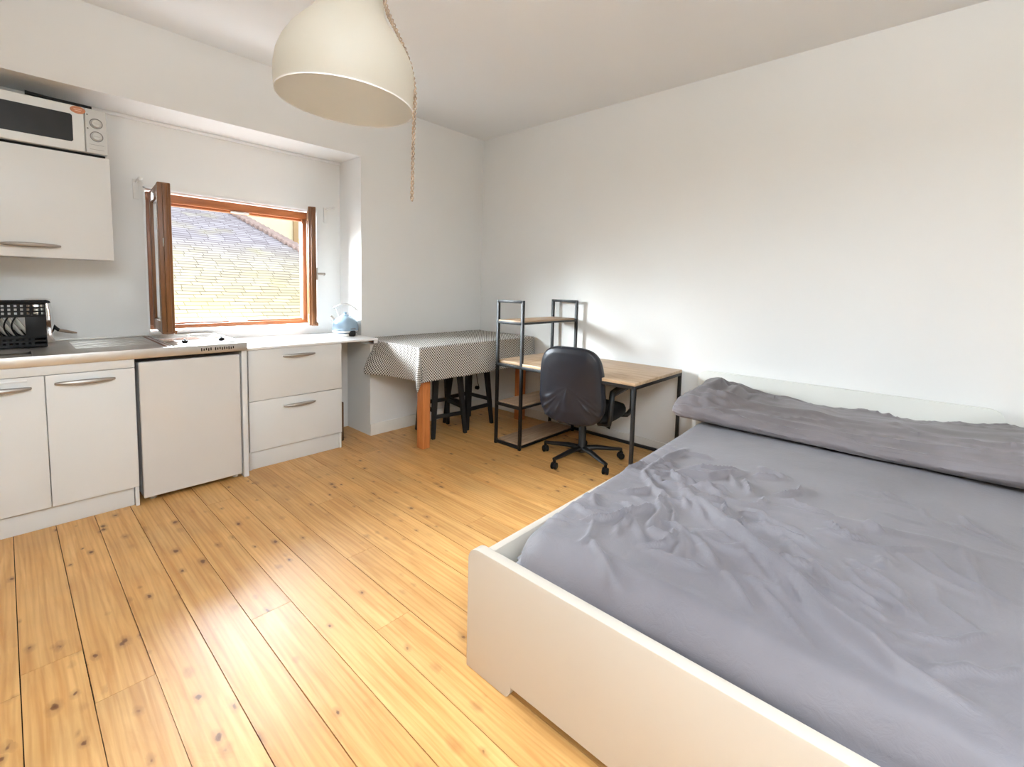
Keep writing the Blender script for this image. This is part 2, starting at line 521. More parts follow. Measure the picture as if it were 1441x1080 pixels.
# window wall with its recess, window hole and thicker lower part
mb = MB()
mb.box(XL - .1, XR + .1, YB, 0.80, ZS, ZC)                       # above the recess
mb.box(XP, XR + .1, YB, 0.80, ZL, ZS)                            # right of the recess
mb.box(-1.284, XR + .1, 0.045, 0.80, -.05, ZL)                   # thicker wall below
mb.box(XL - .1, WX0, YR, 0.80, -.05, ZS)
mb.box(WX1, XP, YR, 0.80, -.05, ZS)
mb.box(WX0, WX1, YR, 0.80, -.05, WZ0)
mb.box(WX0, WX1, YR, 0.80, WZ1, ZS)
mb.box(XL - .1, -1.284, 0.44, YR, -.05, 0.80)                    # lower part of the recess back
struct(mb.build('wall_back', M['wall']))
mb = MB(); mb.box(XR, XR + .15, YF - .1, 0.80, -.05, ZC)
struct(mb.build('wall_right', M['wall']))
mb = MB(); mb.box(XL - .15, XL, YF - .1, 0.80, -.05, ZC)
struct(mb.build('wall_left', M['wall_dim']))
mb = MB(); mb.box(XL - .1, XR + .1, YF - .15, YF, -.05, ZC)
struct(mb.build('wall_front', M['wall_dim']))
mb = MB(); mb.box(-1.284, XR - .012, 0.033, 0.045, 0, 0.105, .003)
struct(mb.build('baseboard_back', M['base']))
mb = MB(); mb.box(XR - .012, XR, YF, 0.045, 0, 0.085, .003)
struct(mb.build('baseboard_right', M['base']))
mb = MB(); mb.box(XL, XP, YR - .02, YR, ZS - .022, ZS, .004)
struct(mb.build('trim_2', M['reveal']))
# white painted lining of the window hole
mb = MB()
mb.box(WX0 - .0, WX0 + .012, YR - .004, 0.76, WZ0, WZ1)
mb.box(WX1 - .012, WX1, YR - .004, 0.76, WZ0, WZ1)
mb.box(WX0, WX1, YR - .004, 0.76, WZ1 - .012, WZ1)
mb.box(WX0, WX1, YR - .02, 0.76, WZ0 - .0, WZ0 + .012)
struct(mb.build('trim_3', M['reveal']))

# window: fixed frame, two inward casements
win = bpy.data.objects.new('window_1', None); COL.objects.link(win); win.location = (-2.1, 0.66, WZ0)
WM[win.name] = Matrix.Translation((-2.1, 0.66, WZ0)); struct(win)
FX0, FX1, FZ0, FZ1 = -2.715, -1.548, 0.978, 1.968
y0, y1 = 0.625, 0.695
mb = MB(); mb.box(FX0, FX1, y0, y1, FZ1 - .062, FZ1, .006); mb.box(FX0 + .02, FX1 - .02, y0 + .03, y1 + .01, FZ1 - .078, FZ1 - .06, .003)
mb.build('head_rail', M['window_wood_h'], win)
mb = MB(); mb.box(FX0, FX1, y0, y1, FZ0, FZ0 + .032, .005); mb.box(FX0 + .02, FX1 - .02, y0 + .03, y1 + .02, FZ0 + .03, FZ0 + .044, .003)
mb.build('sill_rail', M['window_wood_h'], win)
for xa, xb in ((FX0, FX0 + .062), (FX1 - .062, FX1)):
    mb = MB(); mb.box(xa, xb, y0, y1, FZ0 + .03, FZ1 - .06, .006)
    mb.build('jamb', M['window_wood'], win)
mb = MB(); mb.box(-2.17, -2.04, y0 - .004, y0 + .03, FZ1 - .078, FZ1 - .066, .002)
mb.build('strike_plate', M['socket'], win)
mb = MB(); mb.box(-2.2, -2.07, y0 - .004, y0 + .03, FZ0 + .03, FZ0 + .038, .002)
mb.build('strike_plate', M['socket'], win)


def casement(hx, hy, ang, w, sg, wood_m, t=0.07):
    """local frame: x runs from hinge to free edge, y through the thickness"""
    R = Matrix.Translation((hx, hy, 0)) @ Matrix.Rotation(math.radians(ang), 4, 'Z')
    zb, zt = FZ0 + .012, FZ1 - .006
    s = 0.078
    mb = MB()
    mb.box(0, s, 0, t, zb, zt, .006, mtx=R)
    mb.box(w - s, w, 0, t, zb, zt, .006, mtx=R)
    mb.box(s, w - s, 0.002, t - .002, zb, zb + s, .006, mtx=R)
    mb.box(s, w - s, 0.002, t - .002, zt - s, zt, .006, mtx=R)
    # rebate along the free edge and the bottom drip
    mb.box(w - .004, w + .018, t * .35, t * .75, zb + .01, zt - .01, .004, mtx=R)
    mb.box(0.02, w - .02, t * .3, t + .012, zb - .004, zb + .02, .004, mtx=R)
    c = mb.build('casement', wood_m, win)
    mb = MB(); mb.box(s - .006, w - s + .006, t * .45, t * .55, zb + s - .006, zt - s + .006, mtx=R)
    mb.build('pane', M['glass'], c)
    mb = MB()
    for xa, xb in ((s, s + .012), (w - s - .012, w - s)):
        mb.box(xa, xb, t * .25, t * .75, zb + s, zt - s, .002, mtx=R)
    for za, zc in ((zb + s, zb + s + .012), (zt - s - .012, zt - s)):
        mb.box(s, w - s, t * .25, t * .75, za, zc, .002, mtx=R)
    mb.build('glazing_bead', M['reveal'], c)
    return c, R


# left casement swung 90 degrees into the room
cL, RL = casement(-2.70, 0.615, -95, 0.505, 1, M['casement_wood'])
mb = MB(); mb.box(.505, .510, .02, .045, 1.555, 1.61, .002, mtx=RL)
mb.build('latch_plate', M['handle'], cL)
# right casement, its free edge towards the room
cR, RR = casement(-1.575, 0.622, -112, 0.43, -1, M['casement_wood'], 0.058)
mb = MB()
mb.box(.385, .415, .058, .07, 1.37, 1.47, .004, mtx=RR)
mb.tube([RR @ Vector(q) for q in ((.40, .068, 1.42), (.40, .115, 1.42), (.395, .12, 1.42), (.32, .122, 1.415))], [.010, .010, .011, .009], 10)
mb.build('handle', M['handle'], cR)

# curtain rod brackets beside the window
def bracket(label, x, z, s):
    t = thing('curtain_rod_bracket', label, 'bracket', (x, YR, z), 0, 'curtain rod brackets')
    mb = MB(); mb.box(x - .018, x + .018, YR - .012, YR, z, z + .135, .003); mb.build('plate', M['socket'], t)
    mb = MB(); mb.tube([(x, YR - .01, z + .115), (x, YR - .06, z + .125), (x + s * .03, YR - .09, z + .13)], [.007, .007, .007], 10)
    mb.lathe([(0, -.014), (.010, -.010), (.014, 0), (.010, .010), (0, .014)], 0, 0, 12, Matrix.Translation((x + s * .035, YR - .095, z + .13)))
    mb.build('arm', M['socket'], t)
bracket('white curtain rod bracket on the wall left of the open window', -2.772, 1.90, .3)
bracket('white curtain rod bracket on the wall right of the window above the kettle', -1.41, 1.895, 1)

# ------------------------------------------------------------------ outside: slate roof and ochre house
nb = thing('neighbouring_house', 'house seen through the window with a pale slate roof slope', 'house', (-1.0, 5.0, 0))
RY0, RZ0, RT = 4.2, 0.62, math.tan(math.radians(23))
def roof_pt(x, s):            # s metres up the slope
    return Vector((x, RY0 + s * math.cos(math.radians(23)), RZ0 + s * math.sin(math.radians(23)) - 0.012 * (x + 1)))
def roof_edge(s):             # right-hand hip of the slope
    return 2.75 - 0.30 * s
mb = MB()
mb.grid(lambda u, v: roof_pt(-6.5 + v * (roof_edge(u * 7.4) + 6.5), u * 7.4 - .4), 30, 40,
        lambda u, v: (-6.5 + v * (roof_edge(u * 7.4) + 6.5), u * 7.4 - .4))
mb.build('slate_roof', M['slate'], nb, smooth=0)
mb = MB()
rr_ = random.Random(3)
for k in range(26):
    s = 2.6 + k * 0.17
    pnt = roof_pt(roof_edge(s + .4), s)
    R = Matrix.Translation(pnt + Vector((0, 0, .04))) @ Matrix.Rotation(rr_.uniform(-.1, .1), 4, 'Z') @ Matrix.Rotation(math.radians(23), 4, 'X')
    mb.box(-.14, .12, -.10, .10, -.05, .05, .03, mtx=R)
mb.build('hip_tiles', M['brick'], nb)
mb = MB(); mb.box(-6.5, 2.6, RY0 + .1, RY0 + .4, -3.0, RZ0 - .2)
mb.build('house_wall', M['pale_render'], nb)
oh = thing('ochre_house', 'cream and ochre rendered house wall behind the slate roof', 'house', (4.5, 13.0, 0))
mb = MB(); mb.box(2.0, 12.0, 13.4, 14.0, -3, 6.5); mb.build('house_wall', M['ochre'], oh)
mb = MB(); mb.box(3.42, 3.80, 12.82, 12.9, 1.9, 6.5); mb.build('corner_band', M['ochre_dark'], oh)
mb = MB(); mb.prism([(1.4, 2.2), (1.4, 6.2), (3.6, 7.2), (6.4, 6.2), (6.4, -2), (1.4, -2)], 'xz', 12.9, 13.25); mb.build('gable', M['ochre_light'], oh)

# ------------------------------------------------------------------ kitchen
def bar_handle(mb, x0, x1, y, z, drop=0.022):
    """flat arched bow handle lying along x in front of face y"""
    n = 14
    pts, rs = [], []
    for i in range(n + 1):
        u = i / n
        pts.append((x0 + (x1 - x0) * u, y - .008 - .020 * math.sin(PI * u) ** .7, z))
        rs.append(.006 + .0075 * math.sin(PI * u) ** .6)
    mb.tube(pts, rs, 10, flat=1.0)
    return mb

YK = -0.16
# kitchenette base unit
kb = thing('base_cabinet', 'white two-door kitchen base cabinet under the steel worktop', 'cabinet', (-3.3, 0, 0))
mb = MB()
mb.box(-3.72, -2.932, YK + .021, 0.43, 0.118, 0.878, .001)
mb.build('carcass', M['cab_side'], kb)
mb = MB(); mb.box(-3.72, -2.955, YK + .03, YK + .045, 0.0, 0.117, .001); mb.build('plinth', M['cab_side'], kb)
mb = MB(); mb.box(-2.952, -2.934, YK + .004, 0.43, 0.0, 0.117, .001); mb.build('side_foot', M['cab_side'], kb)
mb = MB(); mb.box(-3.72, -2.932, YK + .003, YK + .0205, 0.832, 0.879, .0015); mb.build('filler_strip', M['cabinet'], kb)
mb = MB(); mb.box(-3.30, -2.933, YK, YK + .019, 0.118, 0.829, .002)
d = mb.build('door', M['cabinet'], kb)
bar_handle(MB(), -3.266, -3.022, YK, .782).build('handle', M['handle'], d)
mb = MB(); mb.box(-3.70, -3.304, YK, YK + .019, 0.118, 0.829, .002)
d = mb.build('door', M['cabinet'], kb)
bar_handle(MB(), -3.60, -3.352, YK, .772).build('handle', M['handle'], d)
mb = MB(); mb.box(-3.55, -3.365, YK - .003, YK, .806, .816, .001); mb.build('edge_strip', M['reveal'], d)

# fridge
fg = thing('fridge', 'white under-counter fridge between the base cabinet and the drawer unit', 'fridge', (-2.645, 0, 0))
mb = MB(); mb.box(-2.912, -2.382, YK + .06, 0.40, 0.03, 0.845, .004); mb.build('body', M['cab_side'], fg)
mb = MB(); mb.box(-2.914, -2.379, YK, YK + .052, 0.032, 0.857, .008, 3); mb.build('door', M['fridge'], fg)
mb = MB(); mb.box(-2.910, -2.384, YK + .051, YK + .061, 0.036, 0.85); mb.build('door_seal', M['dark_gap'], fg)
for x in (-2.86, -2.405):
    mb = MB(); mb.cyl(x, YK + .07, 0, 0.031, .018, 16, bev=.003); mb.build('foot', M['oven_white'], fg)
ep = MB().box(-2.366, -2.334, YK + .01, 0.43, 0, 0.879, .002).build('end_panel', M['cabinet'])
tag(ep, 'narrow white end panel standing between the fridge and the drawer unit', 'panel')

# steel worktop with sink
sw = thing('steel_worktop', 'stainless steel kitchenette worktop with sink and drainer', 'worktop', (-3.1, 0.2, 0.88))
mb = MB()
mb.box(-4.0, -2.331, YK - .004, YK + .008, 0.880, 0.936, .004)                  # front apron
mb.box(-2.343, -2.331, YK, 0.598, 0.880, 0.936, .004)
mb.box(-3.34, -2.331, YK, 0.598, 0.924, 0.934, .003)
mb.box(-4.0, -3.34, YK, YK + .13, 0.924, 0.934, .003)
mb.box(-4.0, -3.34, 0.44, 0.598, 0.924, 0.934, .003)
mb.build('sheet', M['steel'], sw)
mb = MB(); mb.box(-4.0, -2.335, 0.585, 0.599, 0.934, 0.944, .003); mb.build('rear_upstand', M['steel'], sw)
# bowl and its rolled rim
def bowl(u, v):
    a = 2 * PI * v
    rx, ry = .30, .155
    k = [1.0, .97, .93, .9, .6, 0.02][min(5, int(u * 5 + .001))]
    z = [.937, .93, .90, .83, .80, .80][min(5, int(u * 5 + .001))]
    e = 0.5
    cx, cy = math.cos(a), math.sin(a)
    return Vector((-3.64 + rx * k * math.copysign(abs(cx) ** e, cx), .125 + ry * k * math.copysign(abs(cy) ** e, cy), z))
mb = MB(); mb.grid(bowl, 5, 48, closed_v=True)
mb.build('sink_bowl', M['steel'], sw, smooth=60)
mb = MB()
for k in range(6):
    yy = .10 + k * .07
    mb.box(-3.16, -2.80, yy, yy + .018, .9335, .9375, .0018)
mb.build('drainer_ribs', M['steel'], sw)
mb = MB(); mb.box(-2.775, -2.762, YK + .06, .57, .934, .9365, .001); mb.box(-2.745, -2.74, YK + .06, .57, .934, .936, .001)
mb.build('brown_seam', M['brown_seal'], sw)['label'] = 'brown seam between drainer and hob'
mb = MB()
for k in range(15):
    xa = -2.60 + k * .0128
    if k in (5,): continue
    mb.box(xa, xa + .0062, YK - .0055, YK - .003, .897 + (k % 3) * .002, .917 - (k % 2) * .003)
mb.build('vent_slots', M['dark_gap'], sw)['label'] = 'row of small dark slots'

hb = thing('hob', 'flat pale hob with two black knobs set in the steel worktop', 'hob', (-2.54, 0.2, 0.934))
mb = MB(); mb.box(-2.73, -2.36, YK + .05, .56, .9345, .9405, .002); mb.build('hob_plate', M['hobglass'], hb)
for y in (.14, .42):
    mb = MB(); mb.cyl(-2.52 + (.07 if y > .3 else -.07), y + .06, .9405, .9445, .075, 36, bev=.0015); mb.build('hotplate', M['hobglass'], hb)
for x, y in ((-2.655, -.03), (-2.44, .0)):
    mb = MB(); mb.cyl(x, y, .9405, .958, .017, 20, bev=.003); mb.box(x - .003, x + .003, y - .016, y + .016, .956, .966, .0015)
    mb.build('knob', M['black_plastic'], hb)

# dish rack with plates, pot and a utensil
rk = thing('dish_rack', 'black plastic dish rack with slotted front on the sink', 'dish rack', (-3.5, .3, .94))
x0, x1, yf, yb_, z0, z1 = -3.80, -3.266, .235, .425, .94, 1.198
mb = MB()
H = z1 - z0
def zz(v): return z0 + v * H
# front: horizontal rails, slot bars, arc bars
for a, b2 in ((0, .07), (.115, .15), (.20, .27), (.67, .73), (.78, .815), (.865, .90), (.945, 1.0)):
    mb.box(x0, x1, yf, yf + .006, zz(a), zz(b2), .001)
for k in range(30):
    xa = x1 - .052 - k * .0245
    if xa < x0: break
    for a, b2 in ((.06, .21), (.72, .95)):
        mb.box(xa - .0135, xa, yf + .0005, yf + .0055, zz(a), zz(b2))
mb.box(x1 - .085, x1, yf - .0005, yf + .0065, zz(.26), zz(.68), .001)
for k in range(16):
    xc = x1 - .118 - k * .029
    if xc < x0 + .02: break
    pts = [(xc - .020 * math.sin(PI * i / 10), yf + .003, zz(.25 + .45 * i / 10)) for i in range(11)]
    mb.tube(pts, .0042, 6)
mb.build('front_panel', M['black_plastic'], rk)
mb = MB()
mb.box(x1 - .006, x1, yf, yb_, z0, z1, .002)
mb.box(x0, x1, yb_ - .006, yb_, z0, zz(.35), .002)
mb.box(x0, x1, yf, yb_, z0, z0 + .006, .002)
mb.build('tray', M['black_plastic'], rk)
mb = MB()
mb.tube([(x0, yf - .006, z1), (x1 + .012, yf - .006, z1), (x1 + .016, yf + .01, z1), (x1 + .016, yb_, z1), (x0, yb_, z1)], .006, 8)
mb.build('rim', M['black_plastic'], rk)
pl = None
PLL = ['first', 'second', 'third', 'fourth', 'fifth', 'sixth']
for k in range(5):
    xk = x1 - .108 - k * .0285
    if pl is None:
        mb = MB()
        mb.lathe([(0, 0), (.05, 0), (.055, .003), (.088, .014), (.09, .018), (.055, .007), (0, .005)], 0, 0, 40, Matrix.Rotation(math.radians(62), 4, 'Y'))
        pl = mb.build('dinner_plate', M['porcelain'], smooth=50)
        p_ = pl
    else:
        p_ = pl.copy(); COL.objects.link(p_)
    p_.location = (xk, .332, 1.055)
    tag(p_, 'white plate standing in the dish rack, %s from its right end' % PLL[k], 'plate', 'plates in the dish rack')

pt = thing('cooking_pot', 'tall polished steel pot with a lid and side handle behind the dish rack', 'pot', (-3.29, .52, .935))
P0 = Matrix.Translation((-3.292, .512, .935))
mb = MB(); mb.lathe([(0, 0), (.066, 0), (.072, .008), (.073, .12), (.070, .20), (.062, .245), (.060, .262), (.056, .262), (.056, .02), (0, .02)], 0, 0, 40, P0); mb.build('body', M['chrome'], pt)
mb = MB(); mb.lathe([(.064, .263), (.064, .268), (.05, .276), (.02, .280), (0, .281)], 0, 0, 40, P0); mb.build('lid', M['chrome'], pt)
mb = MB(); mb.tube([(-3.226, .505, 1.045), (-3.212, .502, 1.022), (-3.198, .50, 1.008)], [.007, .010, .010], 10)
hd_ = mb.build('handle', M['black_plastic'], pt)
mb = MB(); mb.tube([(-3.20, .50, 1.010), (-3.17, .498, 1.002), (-3.14, .496, .994), (-3.118, .495, .990)], [.012, .015, .012, .006], 10, flat=.7)
mb.build('handle_grip', mat('brown_steel', srgb(150, 132, 114), 0.35, metal=0.6), hd_)

# drawer unit with white worktop
du = thing('drawer_unit', 'white two-drawer kitchen unit right of the fridge', 'cabinet', (-1.95, 0.15, 0))
YD = -0.07
mb = MB(); mb.box(-2.303, -1.608, YD + .021, 0.43, 0.132, 0.866, .001); mb.box(-2.303, -2.287, YD + .012, 0.43, 0, .132); mb.box(-1.626, -1.608, YD + .012, 0.43, 0, .132, .001)
mb.build('carcass', M['cab_side'], du)
mb = MB(); mb.box(-2.286, -1.627, YD + .022, YD + .038, 0, 0.131, .001); mb.build('plinth', M['cab_side'], du)
for za, zb, zh in ((.4985, .864, .806), (.134, .4955, .432)):
    mb = MB(); mb.box(-2.300, -1.610, YD, YD + .019, za, zb, .0025)
    d = mb.build('drawer', M['cabinet'], du)
    bar_handle(MB(), -2.068, -1.832, YD, zh).build('handle', M['handle'], d)
wt = MB()
wt.box(-2.327, -1.284, YD - .012, 0.598, .868, .885, .002)
wt = wt.build('white_worktop', M['worktop'])
tag(wt, 'thin white worktop over the drawer unit with the kettle on it', 'worktop')
mb = MB(); mb.box(-1.318, -1.286, YD - .010, YD + .006, .843, .8675, .002)
mb.build('end_batten', M['worktop'], wt)
bd = MB(); bd.box(-1.600, -1.512, .085, .112, 0, .335, .002); bd = bd.build('wooden_board', M['brown_board'])
tag(bd, 'narrow dark wooden board standing beside the drawer unit', 'board')

# upper cabinet and microwave
uc = thing('wall_cabinet', 'white wall cabinet under the microwave', 'cabinet', (-3.31, .42, 1.456))
mb = MB(); mb.box(-3.68, -2.951, .272, .598, 1.458, 2.072, .001); mb.build('carcass', M['cab_side'], uc)
mb = MB(); mb.box(-3.68, -2.950, .25, .271, 1.456, 2.075, .0025); d = mb.build('door', M['cabinet'], uc)
bar_handle(MB(), -3.43, -3.188, .25, 1.524).build('handle', M['handle'], d)
mw = thing('microwave_oven', 'white microwave oven with two dials on top of the wall cabinet', 'microwave', (-3.22, .4, 2.075))
mb = MB(); mb.box(-3.52, -2.955, .268, .59, 2.094, 2.352, .006); mb.build('body', M['oven_white'], mw)
for x in (-3.48, -2.99):
    mb = MB(); mb.box(x - .012, x + .012, .30, .33, 2.075, 2.0945, .003); mb.build('foot', M['black_plastic'], mw)
mb = MB(); mb.box(-3.51, -2.965, .285, .30, 2.080, 2.0945); mb.build('underside_strip', M['dark_gap'], mw)  # dark strip filling the gap below the oven body
mb = MB(); mb.box(-3.52, -3.057, .25, .267, 2.094, 2.354, .006, 3); d = mb.build('door', M['oven_white'], mw)
mb = MB(); mb.prism([(-3.48 + a, 2.143 + b2) for a, b2 in ((.008, 0), (.363, 0), (.371, .008), (.371, .150), (.363, .158), (.008, .158), (0, .150), (0, .008))], 'xz', .2475, .252); mb.build('window', M['oven_glass'], d)
mb = MB(); mb.box(-3.054, -2.955, .25, .267, 2.094, 2.354, .006, 3); d2 = mb.build('control_panel', M['oven_panel'], mw)
for zc in (2.272, 2.196):
    rx = Matrix.Translation((-3.004, .25, zc)) @ Matrix.Rotation(PI / 2, 4, 'X')
    mb = MB(); mb.lathe([(.0265, 0), (.0265, .002), (.0305, .002), (.0305, 0)], 0, 0, 36, rx); mb.build('dial_ring', M['grey_line'], d2)
    mb = MB(); mb.lathe([(0, .014), (.019, .014), (.0225, .010), (.0245, 0)], 0, 0, 32, rx); mb.box(-3.02, -2.988, .232, .237, zc - .003, zc + .003, .001)
    mb.build('dial', M['oven_panel'], d2)
for zc in (2.318, 2.238):
    mb = MB(); mb.lathe([(0, .0012), (.0045, .001), (.0045, 0)], 0, 0, 12, Matrix.Translation((-3.043, .25, zc)) @ Matrix.Rotation(PI / 2, 4, 'X')); mb.build('dial_mark', M['grey_line'], d2)
for zc in (2.146, 2.118):
    mb = MB(); mb.box(-3.038, -2.972, .2488, .2502, zc, zc + .0014); mb.build('printed_line', M['grey_line'], d2)
mb = MB(); mb.lathe([(0, .002), (.033, .002), (.034, 0)], 0, 0, 32, Matrix.Translation((-3.083, .25, 2.331)) @ Matrix.Diagonal((1, 1, .62, 1)) @ Matrix.Rotation(PI / 2, 4, 'X'))
d3 = mb.build('sticker', M['sticker'], d); d3['label'] = 'oval orange sticker'
mb = MB()
for a, w in ((.004, .018), (-.005, .014)):
    mb.box(-3.083 - w, -3.083 + w, .2474, .2484, 2.331 + a - .0016, 2.331 + a + .0016)
mb.build('sticker_print', M['sticker_print'], d3)
rod = MB(); rod.tube([(-3.297, .262, 2.368), (-3.27, .261, 2.367), (-3.2, .260, 2.3645), (-3.02, .260, 2.3625)], [.0115, .0105, .0085, .0078], 10)
rod = rod.build('black_stick', M['black_plastic'])
tag(rod, 'thin black stick lying along the top front edge of the microwave', 'stick')

# kettle
KX, KY, KZ = -1.392, .275, .885
kt = thing('kettle', 'pale blue dome kettle with arched handle on the white worktop', 'kettle', (KX, KY, KZ))
mb = MB(); mb.lathe([(0, 0), (.098, 0), (.104, .006), (.104, .022), (.096, .03), (0, .03)], KX, KY, 40, Matrix.Translation((0, 0, KZ))); mb.build('power_base', M['chrome'], kt)
mb = MB(); mb.lathe([(0, .031), (.102, .031), (.109, .042), (.112, .068), (.109, .098), (.098, .127), (.078, .152), (.05, .170), (.034, .177), (0, .179)], KX, KY, 48, Matrix.Translation((0, 0, KZ))); bdy = mb.build('body', M['kettle'], kt, smooth=60)
mb = MB(); mb.lathe([(.105, .030), (.109, .034), (.113, .046), (.111, .048)], KX, KY, 48, Matrix.Translation((0, 0, KZ))); mb.build('band', M['chrome'], kt)
mb = MB(); mb.box(.006, .05, -.1135, -.105, .062, .07, .001, mtx=Matrix.Translation((KX, KY, KZ)) @ Matrix.Rotation(math.radians(-8), 4, 'Z'))
mb.build('name_plate', M['grey_line'], bdy)
mb = MB(); mb.lathe([(0, .178), (.03, .178), (.033, .182), (.012, .19), (.012, .2), (.016, .206), (0, .209)], KX, KY, 24, Matrix.Translation((0, 0, KZ))); mb.build('lid', M['kettle'], kt)
dx, dy = .745, -.667   # across the view
K = lambda a, z, o=0: (KX + a * dx - o * dy, KY + a * dy + o * dx, KZ + z)
mb = MB(); mb.tube([K(-.075, .11), K(-.105, .145), K(-.115, .158)], [.02, .014, .013], 14); sp_ = mb.build('spout', M['kettle'], kt)
mb = MB(); mb.tube([K(-.098, .137), K(-.116, .160), K(-.124, .166)], [.0155, .0145, .014], 14); mb.build('spout_tip', M['handle'], sp_)
mb = MB()
mb.tube([K(-.10 + .2 * i / 14, .225 + .062 * math.sin(PI * (.08 + .84 * i / 14)) - .012 * i / 14) for i in range(15)], .0075, 10, flat=1.0)
mb.tube([K(.1, .228), K(.112, .224)], [.008, .006], 10)
h_ = mb.build('handle', M['handle'], kt)
for a_, b_ in ((K(-.086, .244), K(-.055, .165)), (K(.09, .236), K(.05, .168))):
    mb = MB(); mb.tube([a_, b_], .003, 8); mb.build('handle_stay', M['chrome'], h_)
mb = MB(); mb.box(-.028, .028, -.018, .022, .001, .05, .01, mtx=Matrix.Translation(K(.075, 0, -.075)) @ Matrix.Rotation(math.radians(-42), 4, 'Z'))
mb.build('switch_housing', M['black_plastic'], kt)

# ------------------------------------------------------------------ table, cloth, stools
ZT = .848
tb = thing('dining_table', 'pine table under the checked cloth, backed onto the wall ledge', 'table', (-.55, -.2, 0))
mb = MB(); mb.box(-1.21, .16, -.575, .20, ZT - .026, ZT, .004); mb.build('table_top', M['table_wood'], tb)
for xa in (-1.168, .045):
    mb = MB(); mb.box(xa, xa + .075, -.562, -.482, 0, ZT - .027, .004); mb.build('leg', M['table_wood'], tb)
mb = MB(); mb.box(-1.10, .05, -.535, -.51, ZT - .12, ZT - .027, .003); mb.build('apron', M['table_wood'], tb)

TX0, TX1, TY0, TY1 = -1.225, .178, -.592, .195
DR = .285
def cloth_pt(u, v):
    # unrolled coordinates: s along x, t along y
    s = TX0 - DR + u * (TX1 - TX0 + DR + .03)
    t = TY0 - DR + v * (TY1 - TY0 + DR)
    yk = sm(.0, .06, max(TY0, t))
    eu = max(0, TX0 - s) * (1 - .93 * yk)
    er = max(0, s - TX1)
    ev = max(0, TY0 - t)
    x = min(max(s, TX0), TX1); y = max(t, TY0)
    z = ZT + .004 + .0025 * nz(s * 3, t * 3, 1) + .0015 * nz(s * 14, t * 14, 5)
    if s < TX0 or t < TY0:
        e = max(eu, ev)
        d = math.hypot(eu, ev)
        r = .012
        drop = d if (eu > 0 and ev > 0) else e
        # rounded shoulder
        ang = min(drop / r, PI / 2)
        out = r * math.sin(ang) if drop < r * PI / 2 else r
        dz = r * (1 - math.cos(ang)) if drop < r * PI / 2 else r + (drop - r * PI / 2)
        phi = math.atan2(ev, eu) if d > 1e-6 else 0
        if eu > 0 and ev > 0:
            bul = .10 * math.sin(2 * phi) * sm(0, .3, d) - .035 * abs(math.sin(4 * phi)) * sm(.05, .35, d)
            x -= math.cos(phi) * (out + bul) ; y -= math.sin(phi) * (out + bul)
            dz *= 1 - .14 * math.sin(2 * phi)
        elif eu > 0:
            flare = sm(-.30, .0, t) * sm(0, .28, eu) * .13
            x -= out + flare + .012 * math.sin(t * 16) * sm(0, .25, eu)
        else:
            y -= out + (.010 * math.sin(s * 9 + 1) + .008 * math.sin(s * 23)) * sm(0, .25, ev) + .02 * sm(0, .28, ev)
        z -= dz
    if er > 0:
        z -= .0
        x = TX1 + er * .3
    # the part over the wall ledge runs up against the wall
    if t > .14: z += (t - .14) * .10
    return Vector((x, y, z))
mb = MB()
mb.grid(cloth_pt, 150, 96, lambda u, v: (u * (TX1 - TX0 + DR + .03), v * (TY1 - TY0 + DR)))
tcl = mb.build('tablecloth', M['cloth'], smooth=70)
tag(tcl, 'brown and white checked tablecloth draped over the table', 'tablecloth')
md = tcl.modifiers.new('thick', 'SOLIDIFY'); md.thickness = .0015; md.offset = 1

st = None
def make_stool(loc, label):
    t = thing('stool', label, 'stool', loc, 0, 'black wooden stools under the table')
    zt = .62
    mb = MB()
    mb.box(-.15, .15, -.15, .15, zt, zt + .032, .012, 3)
    mb.build('seat', M['black_wood'], t, world=False)
    f = .163; g = .115
    def leg_xy(sx, sy, z):
        k = z / zt
        return sx * (f + (g - f) * k), sy * (f + (g - f) * k)
    for sx in (-1, 1):
        for sy in (-1, 1):
            mb = MB()
            tm = bmesh.new()
            ra, rb = .0155, .0245
            bx, by = leg_xy(sx, sy, 0); tx, ty = leg_xy(sx, sy, zt)
            vb = [tm.verts.new((bx + a * ra, by + b3 * ra, 0)) for a, b3 in ((-1, -1), (1, -1), (1, 1), (-1, 1))]
            vt = [tm.verts.new((tx + a * rb, ty + b3 * rb, zt)) for a, b3 in ((-1, -1), (1, -1), (1, 1), (-1, 1))]
            tm.faces.new(vb[::-1]); tm.faces.new(vt)
            for k in range(4): tm.faces.new((vb[k], vb[(k + 1) % 4], vt[(k + 1) % 4], vt[k]))
            bmesh.ops.bevel(tm, geom=list(tm.edges), offset=.003, segments=2, affect='EDGES')
            mb._merge(tm)
            mb.build('leg', M['black_wood'], t, world=False)
    for z, sy in ((.19, -1), (.255, 1)):
        xa, ya = leg_xy(-1, sy, z); xb2, _ = leg_xy(1, sy, z)
        mb = MB(); mb.box(xa, xb2, ya - .011, ya + .011, z - .017, z + .017, .003); mb.build('rail', M['black_wood'], t, world=False)
    for z, sx in ((.245, -1), (.245, 1)):
        xa, ya = leg_xy(sx, -1, z); _, yb2 = leg_xy(sx, 1, z)
        mb = MB(); mb.box(xa - .011, xa + .011, ya, yb2, z - .017, z + .017, .003); mb.build('rail', M['black_wood'], t, world=False)
    mb = MB()
    for sy in (-1, 1):
        mb.box(-.11, .11, sy * .116 - .009, sy * .116 + .009, zt - .05, zt)
        mb.box(sy * .116 - .009, sy * .116 + .009, -.11, .11, zt - .05, zt)
    mb.build('seat_frame', M['black_wood'], t, world=False)
    return t
st = make_stool((-.752, -.285, 0), 'black wooden stool under the cloth, beside the orange table leg')
st.rotation_euler = (0, 0, math.radians(-11))
copy_thing(st, (-.392, -.265, 0), 'black wooden stool under the cloth, nearer to the room corner', 0.0)

